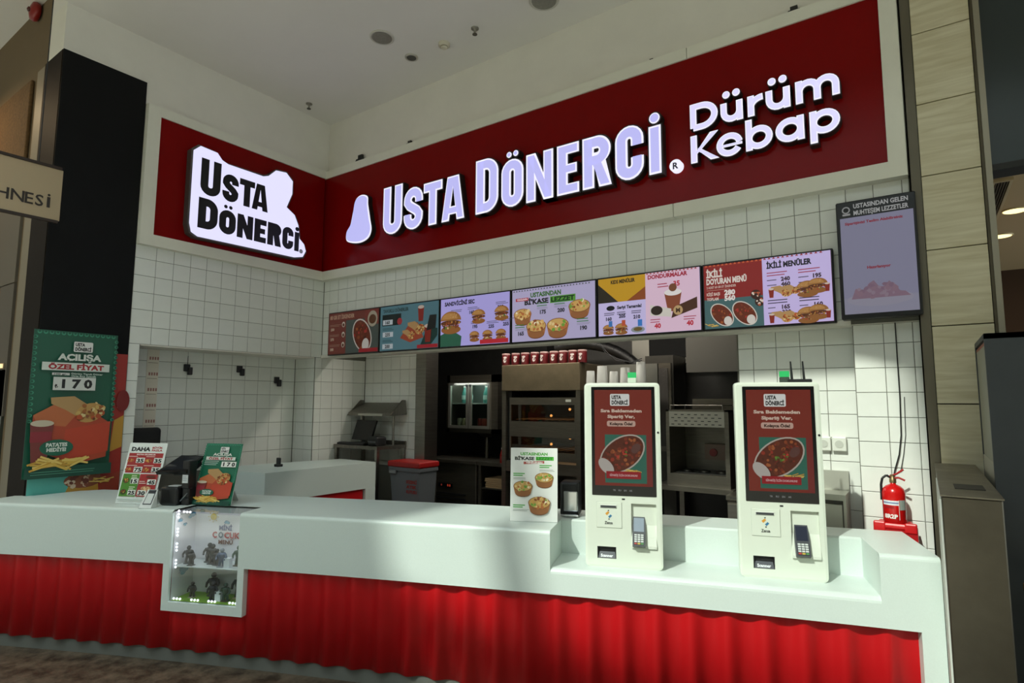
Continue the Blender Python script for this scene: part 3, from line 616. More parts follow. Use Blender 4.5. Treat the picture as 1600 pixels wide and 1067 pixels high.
screen(5, 'menu screen with a red page of two platters beside a lilac page', m6, '#8c2422', .66)

# upright order screen at the end
x0, x1, z0, z1 = 5.160, 5.572, 2.190, 2.925
t = thing('order_screen', 'tall black-framed pick-up screen hung upright beside the wood pillar', 'screen', (5.36, -.03, z0))
b = B(); b.rbox(x0, x1, -.105, -.03, z0, z1, .006, seg=1); b.build('housing', mat('#0e0e10', .3), t)
b = B(); b.box(x0+.1, x1-.1, -.03, -.0075, z0+.2, z1-.2); b.build('wall_bracket', M_DARK, t)
p = Print(emit=.45, step=.00006); w = x1-x0; p.rect(.02, .03, w-.035, .60, '#9a98b4'); p.rect(.02, .03, w-.035, .10, '#a19fb6'); p.ell(.205, .115, .17, .045, '#a7a3b6')
p.poly([(.06, .12)]+[(.05+.31*i/12, .12+.115*math.sin(math.pi*min(1, (i+.6)/13))*(.75+.25*math.sin(i*1.7))) for i in range(1, 12)]+[(.36, .12)], '#96788c')
p.bits(in_ell(.205, .16, .12, .04), ['#9a7a8c', '#8e7086', '#a08a9c'], 30, .008, .02)
p.text('Siparişinizi Teslim Alabilirsiniz', .045, .585, .016, '#a02038', w=.30, bold=.04); p.text('Hazırlanıyor', .15, .30, .017, '#a02038', w=.12, bold=.04)
p.build('picture', t, lambda u, v, d: (x0+u, -.105-d, z0+v), .0008)
p = Print(emit=.35, step=.00006); p.text('USTASINDAN GELEN', .095, .685, .028, '#d8d8d8', w=.28, bold=.03); p.text('MUHTEŞEM LEZZETLER', .095, .642, .028, '#d8d8d8', w=.28, bold=.03); p.ell(.055, .68, .022, .022, '#bdbdbd'); p.ell(.055, .68, .015, .015, '#101010'); p.rrect(.035, .645, .042, .012, .003, '#bdbdbd')
p.build('lettering', t, lambda u, v, d: (x0+u, -.105-d, z0+v), .0008)
# ================================================================ main counter: a gently curved front
KA, KB, KC = -0.0190, 0.4970, -2.926
_pts = [(.27, -2.787), (.873, -2.508), (1.438, -2.255), (1.98, -2.02), (2.618, -1.765), (3.25, -1.525), (3.6, -1.38), (3.92, -1.244), (4.44, -1.096), (4.85, -.967), (5.12, -.882), (5.477, -.784)]
def _fit(p):
    import numpy as np
    return [float(q) for q in np.polyfit([a[0] for a in p], [a[1] for a in p], 2)]
KA, KB, KC = _fit(_pts)
def arc(x, off, z=0.0):
    s = 2*KA*x+KB; l = math.hypot(1, s); return Vector((x-s/l*off, KA*x*x+KB*x+KC+off/l, z))
def arc_ang(x): return math.atan(2*KA*x+KB)
ZT, ZB, ZN = .97, .63, .77
def depth(x):
    if x > 5.2: return .60
    d = .68
    while d > .08:
        q = arc(x, d)
        if q.x > .03 or q.y < -2.63: return d
        d -= .01
    return d
def frange(a, z, n): return [a+(z-a)*i/n for i in range(n+1)]
def sweep(b, prof, xs, mi=0):
    """prof: list of (off, z) or callables of x for off"""
    v = []
    for x in xs:
        for o, z in prof: v.append(arc(x, o(x) if callable(o) else o, z))
    k = len(prof)
    b.add(v, [(i*k+j, (i+1)*k+j, (i+1)*k+j+1, i*k+j+1) for i in range(len(xs)-1) for j in range(k-1)], mi)
def cap(b, x, prof, mi=0): b.add([arc(x, o(x) if callable(o) else o, z) for o, z in prof], [list(range(len(prof)))], mi)
rnd = [(.022*(1-math.cos(a)), ZT-.022*(1-math.sin(a))) for a in [math.pi/2*i/4 for i in range(5)]]
rndn = [(.03*(1-math.cos(a)), ZN-.03*(1-math.sin(a))) for a in [math.pi/2*i/4 for i in range(5)]]
FULL = [(.055, ZB), (0, ZB)]+rnd+[(depth, ZT), (depth, .62)]
NICHE = [(.055, ZB), (0, ZB)]+rndn+[(.35, ZN), (.35, ZT-.01), (.36, ZT), (depth, ZT), (depth, .62)]
CX0, CX1, GX0, GX1, CZ0, GZ0, CD = 1.438, 1.979, 1.482, 1.937, .338, .395, .215
t = thing('counter', 'long curved white counter with a red corrugated front and two kiosk recesses', 'counter', (2.9, -1.4, 0))
main_counter = t
b = B()
sweep(b, FULL, frange(.06, CX0, 12))
CASE_SIDE = [(.055, CZ0), (0, CZ0)]+rnd+[(depth, ZT), (depth, .62)]
sweep(b, CASE_SIDE, [CX0, (CX0+GX0)/2, GX0]); sweep(b, CASE_SIDE, [GX1, (CX1+GX1)/2, CX1])
sweep(b, [(.055, CZ0), (0, CZ0), (0, GZ0), (.02, GZ0)], frange(GX0, GX1, 4))
sweep(b, [(CD, ZT), (depth, ZT), (depth, .62)], frange(GX0, GX1, 4))
for x in (GX0, GX1): cap(b, x, [(0, GZ0), (.02, GZ0), (.02, ZT-.008), (0, ZT-.02)])
for x in (CX0, CX1): cap(b, x, [(0, CZ0), (.055, CZ0), (.055, ZB), (0, ZB)])
sweep(b, FULL, frange(CX1, 3.80, 16))
cap(b, 3.80, [(0.0, ZN-.03), (.35, ZN), (.35, ZT), (.022, ZT), (0, ZT-.022)])
sweep(b, NICHE, frange(3.80, 5.33, 14))
cap(b, 5.33, [(0.0, ZN-.03), (.35, ZN), (.35, ZT), (.022, ZT), (0, ZT-.022)])
sweep(b, FULL, frange(5.33, 5.568, 4))
cap(b, .06, [(0, ZB), (0, ZT-.02), (.02, ZT), (depth, ZT), (depth, .62)]); cap(b, 5.568, [(0, ZB), (0, ZT-.02), (.02, ZT), (.60, ZT), (.60, ZB)])
b.build('worktop', M_WHITE, t, label='white solid-surface worktop with deep front band')
b = B(); sweep(b, [(.10, 0), (0.0, 0), (0.0, ZB), (.10, ZB)], frange(5.478, 5.568, 2)); cap(b, 5.478, [(0, 0), (.1, 0), (.1, ZB), (0, ZB)]); cap(b, 5.568, [(0, 0), (.1, 0), (.1, ZB), (0, ZB)]); b.build('end_post', M_WHITE, t)
# corrugated red sheet
b = B(); xs = []; x = .06
while x < 5.478: xs.append(x); x += .0125
xs.append(5.478); s_ = 0; v = []; pr0 = None
for x in xs:
    q = arc(x, 0); s_ += (q-pr0).length if pr0 is not None else 0; pr0 = q
    c = .5+.5*math.cos(2*math.pi*s_/.178); o = .066-.032*c**1.5
    v += [arc(x, o, .085), arc(x, o, (CZ0 if CX0+.01 < x < CX1-.01 else ZB)+.004), arc(x, o+.006, .085)]
n = len(xs); b.add(v, [(3*i, 3*i+3, 3*i+4, 3*i+1) for i in range(n-1)]+[(3*i+2, 3*i+5, 3*i+3, 3*i) for i in range(n-1)], 0, True)
b.build('corrugated_panel', M_RED, t, label='red corrugated front panel')
b = B(); sweep(b, [(.075, 0), (.075, .12), (.12, .12)], frange(.06, 5.478, 20)); b.build('kick_plate', mat('#6a6c66', .5), t)
b = B(); sweep(b, [(lambda x: depth(x)-.004, .62), (lambda x: depth(x)-.004, .0)], frange(.06, 5.55, 30)); b.build('back_panel', mat('#c9ccc4', .5), t)

# ---- display case let into the counter
t = thing('display_case', 'small lit glass display case let into the counter front', 'display case', tuple(arc(1.71, .1, GZ0)))
M_CASE = mat('#e9e6ec', .6)
b = B()
e0, e1 = GX0+.002, GX1-.002
for x in (e0, e1): cap(b, x, [(.022, GZ0), (CD, GZ0), (CD, ZT-.012), (.022, ZT-.012)])
sweep(b, [(CD, GZ0), (CD, ZT-.012)], frange(e0, e1, 4)); b.build('inner_wall', M_CASE, t)
b = B(); sweep(b, [(.022, GZ0+.002), (CD, GZ0+.002)], frange(e0, e1, 4)); b.build('grass_base', mat('#8fb83c', .8), t)
b = B(); sweep(b, [(.03, .605), (CD-.004, .605), (CD-.004, .611), (.03, .611), (.03, .605)], frange(e0+.003, e1-.003, 4)); b.build('shelf', mat('#d6dcdc', .1), t)
b = B(); sweep(b, [(.006, GZ0), (.006, ZT-.016)], frange(e0, e1, 4)); b.build('front_pane', glass(), t)
b = B(); sweep(b, [(.006, ZT-.004), (CD-.002, ZT-.004)], frange(e0, e1, 4)); b.build('top_pane', glass(mix=.55), t)
def on_case(u, v, d): q = arc(GX0+u, CD-d, GZ0+v); return tuple(q)
def cloud(p, x, y, s):
    for k in range(5): p.ell(x+random.uniform(-.6, .6)*s, y+random.uniform(-.3, .3)*s, s*.5, s*.32, '#5d9fc0')
    p.line([(x-s, y-.2*s), (x-.3*s, y+.5*s), (x+.5*s, y+.4*s), (x+s, y-.1*s)], .003, '#2a5a80')
def on_side(u, v, d): return tuple(arc(e0+d, .022+u, GZ0+v))
p = Print(step=.0003)
for x, y, q in ((.045, .50, .022), (.148, .512, .036), (.085, .465, .018), (.10, .165, .05)): cloud(p, x, y, q)
p.build('printed_side', t, on_side, .002)
p = Print(step=.0003)
cloud(p, .045, .535, .022); cloud(p, .225, .468, .020)
p.ell(.13, .50, .022, .022, '#d8b832')
for k in range(8): a = k*.785; p.line([(.13+.028*math.cos(a), .50+.028*math.sin(a)), (.13+.038*math.cos(a), .50+.038*math.sin(a))], .004, '#d8b832')
p.text('MİNİ', .175, .415, .03, '#3a4a80', w=.09, bold=.04); p.text('Ç', .13, .365, .038, '#b02a34', w=.032, bold=.04); p.text('O', .172, .365, .038, '#4a5a6a', w=.034, bold=.04); p.text('CUK', .213, .365, .038, '#b02a34', w=.11, bold=.04); p.text('MENÜ', .175, .325, .026, '#6a3a2a', w=.10, bold=.04)
p.build('printed_backdrop', t, on_case, .002)
M_LED = mat('#f4f6ff', .4, emit=2.2)
spots = [(.018, z) for z in (.545, .43, .335, .23)] + [(x, .012) for x in (.04, .16, .275, .415)] + [(.075, .562)]
for u, v in spots:
    b = B()
    for k in (-1, 0, 1):
        a, c = (0, .021*k) if u < .02 else (.021*k, 0)
        q = arc(GX0+u+a, .03, GZ0+v+c); b.ball(q, .0078, n=8)
    b.build('light_strip', M_LED, t)
ld = bpy.data.lights.new('case_light', 'AREA'); ld.shape = 'RECTANGLE'; ld.size = .4; ld.size_y = .03; ld.energy = .55; ld.color = (.95, .97, 1)
lo = bpy.data.objects.new('case_light', ld); COL.objects.link(lo); lo.location = arc(1.71, .05, ZT-.03); lo.rotation_euler = (math.radians(-25), 0, arc_ang(1.71))
# toys: small plain figures
def toy(off, u, z, h, cols, label, turn=0.0, block=None):
    q = arc(GX0+u, off, z); t = thing('toy_figure', label, 'toy', tuple(q), arc_ang(GX0+u)+turn, 'toy figures in the display case')
    m0, m1 = mat(cols[0], .45), mat(cols[1], .5)
    b = B(); b.box(-.2*h, .2*h, -.16*h, .16*h, 0, .05*h); b.build('stand', m1, t, world=False)
    b = B()
    for s in (-1, 1): b.cyl((s*.14*h, 0, .05*h), (s*.07*h, 0, .42*h), .07*h, .09*h, n=8)
    b.lathe([(.10*h, .38*h), (.15*h, .45*h), (.20*h, .66*h), (.17*h, .74*h), (.06*h, .77*h)], (0, 0, 0), n=10)
    for s in (-1, 1): b.cyl((s*.19*h, 0, .70*h), (s*.30*h, -.05*h, .52*h), .06*h, n=8); b.cyl((s*.30*h, -.05*h, .52*h), (s*.24*h, -.16*h, .40*h), .05*h, n=8)
    b.build('body', m0, t, world=False)
    b = B(); b.ball((0, 0, .88*h), .12*h, n=10); b.build('head', m1 if block else m0, t, world=False)
    if block: b = B(); b.box(.22*h, .56*h, -.14*h, .12*h, 0, .5*h); b.build('card_block', mat(block, .6), t, world=False)
TD, TG = ('#23242a', '#3a3b42'), ('#2c4a38', '#4a4230')
ups = ['dark toy figure on the upper shelf right by the side light strip', 'shortest dark toy figure, at the front of the upper shelf', 'dark toy figure at the back of the upper shelf', 'tallest dark toy figure on the upper shelf', 'dark toy figure beside the blue-grey one on the upper shelf']
for up, (off, u, h) in zip(ups, ((.10, .05, .115), (.06, .10, .10), (.16, .15, .125), (.12, .20, .13), (.10, .245, .105))): toy(off, u, .611, h, TD, up, random.uniform(-.5, .5))
toy(.07, .30, .611, .12, ('#4a5a78', '#8a8f98'), 'blue-grey toy figure with a white block on the upper shelf', 0, '#dfe3ea')
toy(.12, .38, .611, .13, TG, 'green toy figure at the right end of the upper shelf')
toy(.10, .09, GZ0+.002, .10, ('#3a3530', '#b0a890'), 'dark toy figure on a pale stand on the grass base')
toy(.16, .19, GZ0+.002, .15, TD, 'tall black toy figure at the back of the grass base')
toy(.08, .245, GZ0+.002, .12, TD, 'black toy figure beside a white block on the grass base', 0, '#dfe3ea')
toy(.08, .33, GZ0+.002, .115, TG, 'green toy figure on the grass base')
toy(.15, .375, GZ0+.002, .16, ('#39403a', '#c8b98c'), 'tall toy figure with a pale head on the grass base')

# ---- service counter behind, along the left side of the kitchen
z = 1.05
t = thing('service_counter', 'white L-shaped service counter with a red front behind the long counter', 'counter', (.45, -.5, 0))
fp = [(.47, -1.185), (.76, -1.12), (.79, .13), (.22, .135), (.02, -.70), (.02, -1.28)]
b = B(); b.prism(fp, lambda x, y, d: (x, y, d), .79, z); b.build('worktop', M_WHITE, t)
b = B(); b.prism([(.47, -1.15), (.73, -1.09), (.76, -.01), (.22, -.01), (.04, -.70), (.04, -1.25)], lambda x, y, d: (x, y, d), 0.0, .79); b.build('base', M_RED, t)
b = B(); b.box(.70, .792, -.0, .02, 0, .79); b.box(.70,.792,.02,.13,.15,.79); b.build('end_post', M_WHITE, t)
# ================================================================ kiosks
def food_page(p, w, h):
    """ordering screen: red page, green card, oval dish"""
    p.rect(0, 0, w, h, '#7e2a1e'); p.rect(w*.18, h*.03, w*.82, h*.50, '#2f6a58'); p.rect(w*.90, 0, w*.10, h*.53, '#7a2a28')
    logo(p, w*.45, h*.895, w*.34)
    p.text('Sıra Beklemeden', w*.47, h*.765, h*.032, '#d8bfae', w=w*.72, align='c', bold=.05); p.text('Sipariş Ver,', w*.47, h*.705, h*.032, '#d8bfae', w=w*.48, align='c', bold=.05)
    p.rrect(w*.22, h*.615, w*.50, h*.06, h*.02, '#c9a596'); p.text('Kolayca Öde!', w*.47, h*.63, h*.028, '#3a2018', w=w*.40, align='c', bold=.05)
    cx, cy, rot = w*.48, h*.33, .62
    p.ell(cx, cy, w*.44, w*.285, '#b7ada2', rot, 30); p.ell(cx, cy, w*.415, w*.26, '#5a2413', rot, 30)
    p.bits(in_ell(cx, cy, w*.38, w*.235, rot), ['#6e3018', '#8a4222', '#4a1c0e', '#a25a30', '#7c2c1a', '#93301f'], 70, w*.015, w*.04)
    p.bits(in_ell(cx+w*.03, cy, w*.12, w*.05, .3), ['#6a8a34', '#b23a2a', '#4f6e28'], 12, w*.015, w*.03); p.ell(cx+w*.24, cy+w*.1, w*.10, w*.07, '#5e3a34', .9)
    p.ell(w*.20, h*.20, w*.10, w*.17, '#b9b2aa', .75); fries(p, w*.70, h*.155, w*.24, 9)
    p.rect(w*.20, h*.075, w*.60, h*.075, '#98121e'); p.text('SİPARİŞ İÇİN DOKUNUN!', w*.50, h*.100, h*.02, '#d8b0b0', w=w*.48, align='c', bold=.03)
M_KIOSK = mat('#dde4d6', .35, name='white_lacquer')
def kiosk(pos, rz, label, wet):
    t = thing('order_kiosk', label, 'kiosk', pos, rz, 'order kiosks on the counter'); W, H, D = .422, 1.022, .10
    o = dict(world=False)
    R = (.255, .390, .125, .352)                        # payment recess u0,u1,z0,z1
    S = (.066, .170, .048, .112)                        # scanner opening
    # body: back shell, then a front plate with two openings
    b = B(); b.rbox(0, W, .022, D, .004, H, .018, seg=3); b.build('body', M_KIOSK, t, **o)
    front = .0
    us = [0.012, S[0], S[1], R[0], R[1], W-.012]; zs = [.012, S[2], S[3], R[2], R[3], H-.012]
    b = B()
    for a, z in zip(us[:-1], us[1:]):
        for c, d in zip(zs[:-1], zs[1:]):
            mu, mz = (a+z)/2, (c+d)/2
            if R[0] < mu < R[1] and R[2] < mz < R[3]: continue
            if S[0] < mu < S[1] and S[2] < mz < S[3]: continue
            b.box(a, z, .0, .024, c, d)
    def rim(u0, u1, z0, z1, r=.012, n=5):
        p = []
        for cx, cz, a in ((u1-r, z0+r, -90), (u1-r, z1-r, 0), (u0+r, z1-r, 90), (u0+r, z0+r, 180)):
            for i in range(n): q = math.radians(a+90*i/(n-1)); p.append((cx+r*math.cos(q), cz+r*math.sin(q)))
        return p
    oo, ii = rim(.0, W, .0, H, .024), rim(.012, W-.012, .012, H-.012, .012); n = len(oo)
    v = [(a, .003, c) for a, c in oo]+[(a, .0, c) for a, c in ii]+[(a, .03, c) for a, c in oo]
    b.add(v, [(i, (i+1) % n, n+(i+1) % n, n+i) for i in range(n)]+[(2*n+i, 2*n+(i+1) % n, (i+1) % n, i) for i in range(n)])
    b.build('front_plate', M_KIOSK, t, **o)
    # touch screen
    b = B(); b.rbox(.040, .394, -.004, .002, .392, 1.000, .002, seg=1); sc = b.build('touch_screen', mat('#0f0f10', .12), t, **o)
    p = Print(emit=.48, rough=.3, step=.00006); food_page(p, .318, .535); p.build('picture', sc, lambda u, v, d: (.058+u, -.0042-d, .447+v), .0002, world=False)
    p = Print(emit=.25, step=.00006)
    for k, s in enumerate(('TR', 'RU', 'EN', 'AR')): p.text(s, .165+.03*k, .418, .009, '#bdbdbd', align='c')
    p.build('lettering', sc, lambda u, v, d: (u, -.0042-d, v), .0002, world=False)
    b = B(); b.cyl((.409, .001, .745), (.409, -.002, .745), .006, n=12); b.build('camera_lens', M_DARK, t, **o)
    b = B(); b.box(.205, .222, -.001, .001, .370, .378); b.build('sensor', M_DARK, t, **o)
    # printer door with slot and badge
    b = B(); b.box(.063, .205, -.0012, .001, .214, .356); door = b.build('printer_door', mat('#b9beb4', .4), t, **o)
    b = B(); b.rbox(.0645, .2035, -.004, -.0005, .2155, .3545, .002, seg=1); b.build('door_face', M_KIOSK, door, **o)
    b = B(); b.rbox(.083, .177, -.007, -.003, .322, .342, .002, seg=1); b.build('slot_plate', mat('#d4d8cf', .4), door, **o)
    b = B(); b.box(.087, .173, -.0085, -.0065, .326, .337); b.build('paper_slot', mat('#3b3e42', .4), door, **o)
    p = Print(step=.0003)
    p.poly([(.112, .293), (.128, .306), (.136, .298), (.121, .283)], '#d89a3a'); p.poly([(.128, .276), (.142, .289), (.150, .281), (.136, .268)], '#3a78a0'); p.ell(.130, .310, .004, .003, '#2a2c2e'); p.ell(.133, .263, .004, .003, '#2a2c2e')
    p.text('Zensa', .131, .236, .016, '#3a3c40', w=.044, align='c', bold=.02); p.build('badge', door, lambda u, v, d: (u, -.0042-d, v), .0003, world=False)
    # scanner opening
    b = B(); b.box(S[0], S[1], .018, .022, S[2], S[3]); b.box(S[0], S[0]+.004, .0, .02, S[2], S[3]); b.box(S[1]-.004, S[1], 0, .02, S[2], S[3]); sb = b.build('scanner_bay', M_DARK, t, **o)
    b = B(); b.add([(S[0]+.003, .001, S[2]+.002), (S[1]-.003, .001, S[2]+.002), (S[1]-.008, .016, S[2]+.034), (S[0]+.008, .016, S[2]+.034), (S[0]+.003, .016, S[2]+.002), (S[1]-.003, .016, S[2]+.002)], [(0, 1, 2, 3), (0, 3, 4), (1, 5, 2)]); b.build('scanner_slope', mat('#4a4e54', .4), sb, **o)
    p = Print(step=.0002); p.text('Scanner', .118, S[2]+.008, .014, '#d8dce0', w=.068, align='c', bold=.05); p.build('lettering', sb, lambda u, v, d: (u, .0065+(v-S[2]-.012)*.47-d, v), .003, world=False)
    # payment recess with tray and card terminal
    b = B(); b.box(R[0]-.001, R[1]+.001, .020, .0225, R[2]-.001, R[3]+.001); b.build('recess_back', M_KIOSK, t, **o)
    b = B(); b.add([(R[0], -.012, R[2]+.004), (R[1], -.012, R[2]+.004), (R[1], -.012, R[2]-.010), (R[0], -.012, R[2]-.010), (R[0], .02, R[2]+.11), (R[1], .02, R[2]+.11), (R[1], .02, R[2]-.010), (R[0], .02, R[2]-.010)], [(0, 1, 2, 3), (0, 4, 5, 1), (1, 5, 6, 2), (0, 3, 7, 4), (2, 6, 7, 3), (4, 7, 6, 5)]); b.build('tray', M_KIOSK, t, **o)
    u0 = R[0]+.006 if not wet else R[0]+.014
    def on_t(u, v, d):                                  # terminal plane: leans back, v along its length
        a = math.radians(24); return (u0+u, -.030+v*math.sin(a)-d*math.cos(a), R[2]+.006+v*math.cos(a)+d*math.sin(a)-.004)
    b = B(); b.prism([(0, 0), (.068, 0), (.070, .10), (.066, .162), (.004, .162), (0, .10)], on_t, -.010, .016); ct = b.build('card_terminal', mat('#3d4146', .4), t, **o)
    b = B(); b.prism(rc(.007, .078, .062, .152), on_t, .016, .0175); b.build('terminal_screen', mat('#8e9aa8' if not wet else '#23283a', .15), ct, **o)
    b = B(); b.prism(rc(.006, .006, .063, .068), on_t, .016, .017); b.build('keypad', mat('#2a2c30', .5), ct, **o)
    cols = ['#a8352c', '#b9a23a', '#4a8a4a']
    for j in range(5):
        for i in range(3):
            b = B(); b.prism(rc(.010+i*.0175, .010+j*.0115, .024+i*.0175, .018+j*.0115), on_t, .017, .0195); b.build('key', mat(cols[i] if j == 0 else '#c9cfcc', .5), ct, **o)
    return t
k1 = kiosk((3.940, -1.158, ZN+.0), math.radians(21.0), 'white order kiosk with lit terminal, beside the bowl menu stand', False)
k2 = kiosk((4.700, -.858, ZN+.0), math.radians(18.9), 'white order kiosk with dark terminal, under the upright pick-up screen', True)
def beacon(k, u, label, two):
    rz = k.rotation_euler.z; q = Vector(k.location)+Vector((math.cos(rz)*u-math.sin(rz)*.05, math.sin(rz)*u+math.cos(rz)*.05, 1.022))
    t = thing('status_lamp', label, 'lamp', tuple(q), rz)
    b = B(); b.rbox(-.024, .024, -.014, .014, .0, .03, .003, seg=1); b.build('lamp_base', mat('#c8d4c4', .4) if not two else mat('#3c463e', .5), t, world=False)
    b = B(); b.rbox(-.024, .024, -.014, .014, .03, .062, .003, seg=1); b.build('lamp_head', mat('#35d070', .4, emit=.75), t, world=False)
beacon(k1, .270, 'small green lamp on the kiosk by the paper cups', False)
beacon(k2, .262, 'small green lamp on the kiosk beside two black aerials', True)
rz = k2.rotation_euler.z; q = Vector(k2.location)+Vector((math.cos(rz)*.335-math.sin(rz)*.06, math.sin(rz)*.335+math.cos(rz)*.06, 1.022))
t = thing('wireless_router', 'black router with two upright aerials on the kiosk', 'router', tuple(q), rz)
b = B(); b.rbox(-.06, .06, -.03, .03, 0, .018, .004, seg=1); b.build('router_body', M_DARK, t, world=False)
for s in (-.034, .026): b = B(); b.cyl((s, 0, .016), (s-.004, 0, .115), .007, .004, n=8); b.build('aerial', M_DARK, t, world=False)

# ================================================================ signs and till on the counter top
def board(pos, ang, w, h, lean, name, label, cat, art, edge='#e6ebe6', foot=True):
    t = thing(name, label, cat, pos, ang)
    def on(u, v, d): return (u, v*lean/h-d, v*math.sqrt(1-(lean/h)**2)+.002)
    b = B(); b.prism(rc(0, 0, w, h), on, -.004, 0); b.build('sheet', mat(edge, .35), t, world=False)
    p = Print(step=.00012, rough=.4); art(p, w, h); p.build('printed_page', t, on, .0006, world=False)
    if foot:
        b = B(); zt = h*.55; q = on(0, zt, -.006)
        b.add([(w*.3, q[1], q[2]), (w*.7, q[1], q[2]), (w*.7, q[1]+.13, .002), (w*.3, q[1]+.13, .002), (w*.3, q[1]+.004, q[2]), (w*.7, q[1]+.004, q[2]), (w*.7, q[1]+.134, .002), (w*.3, q[1]+.134, .002)], [(0, 1, 2, 3), (4, 7, 6, 5), (0, 4, 5, 1), (3, 2, 6, 7), (0, 3, 7, 4), (1, 5, 6, 2)]); b.build('back_strut', mat('#c9ccc8', .4), t, world=False)
    return t
def daha(p, w, h):
    p.rect(w*.05, h*.10, w*.9, h*.72, '#eceee8'); p.text('DAHA', w*.08, h*.865, h*.065, '#161616', w=w*.50, bold=.05); p.text('BÜYÜK', w*.62, h*.905, h*.03, '#b0383a', w=w*.28, bold=.05); p.text('FAZLA', w*.62, h*.862, h*.03, '#b0383a', w=w*.28, bold=.05)
    p.rect(w*.05, h*.50, w*.90, h*.33, '#a52a2a'); p.text('EKSTRA EKLEMELER', w*.5, h*.795, h*.022, '#f0dcd4', w=w*.5, align='c', bold=.04)
    for x, y, v in ((.33, .675, '35'), (.80, .675, '35'), (.33, .525, '75'), (.80, .525, '35')):
        p.rect(w*(x-.06), h*(y-.01), w*.22, h*.085, '#e9ebe4'); p.text(v, w*(x-.045), h*y, h*.06, '#141414', w=w*.19, bold=.05); p.ell(w*(x-.20), h*(y+.03), w*.09, h*.03, '#a8542c'); p.bits(in_ell(w*(x-.20), h*(y+.03), w*.07, h*.022), ['#c87a3a', '#d8a04a', '#8a3a20'], 8, w*.012, w*.025); nano(p, w*(x-.28), h*(y+.092), 1, w*.3, '#e8c8bc', h*.018)
    p.rect(w*.05, h*.12, w*.42, h*.365, '#4f8a2e'); p.rect(w*.49, h*.12, w*.46, h*.365, '#a52a2a')
    for x, y, v in ((.27, .335, '15'), (.27, .15, '25')): p.rect(w*x, h*(y-.01), w*.2, h*.085, '#e9ebe4'); p.text(v, w*(x+.012), h*y, h*.06, '#141414', w=w*.17, bold=.05); p.ell(w*.155, h*(y+.04), w*.08, h*.045, '#3a4a22'); p.bits(in_ell(w*.155, h*(y+.04), w*.06, h*.03), ['#a03a24', '#c8a040', '#5a2a18'], 9, w*.012, w*.026); nano(p, w*.28, h*(y+.115), 2, w*.16, '#dce8c8', h*.02, h*.028)
    for x, y, v in ((.72, .325, '45'), (.53, .15, '30')): p.rect(w*x, h*(y-.01), w*.22, h*.085, '#e9ebe4'); p.text(v, w*(x+.012), h*y, h*.06, '#141414', w=w*.19, bold=.05)
    p.ell(w*.78, h*.445, w*.12, h*.025, '#6a2a1c'); p.ell(w*.72, h*.255, w*.13, h*.035, '#c89a6a'); p.bits(in_ell(w*.72, h*.255, w*.1, h*.025), ['#e8c89a', '#b0502a'], 10, w*.012, w*.028); nano(p, w*.52, h*.36, 2, w*.18, '#e8c8bc', h*.02, h*.03)
    p.rect(w*.05, h*.06, w*.9, h*.02, '#b9c4bc')
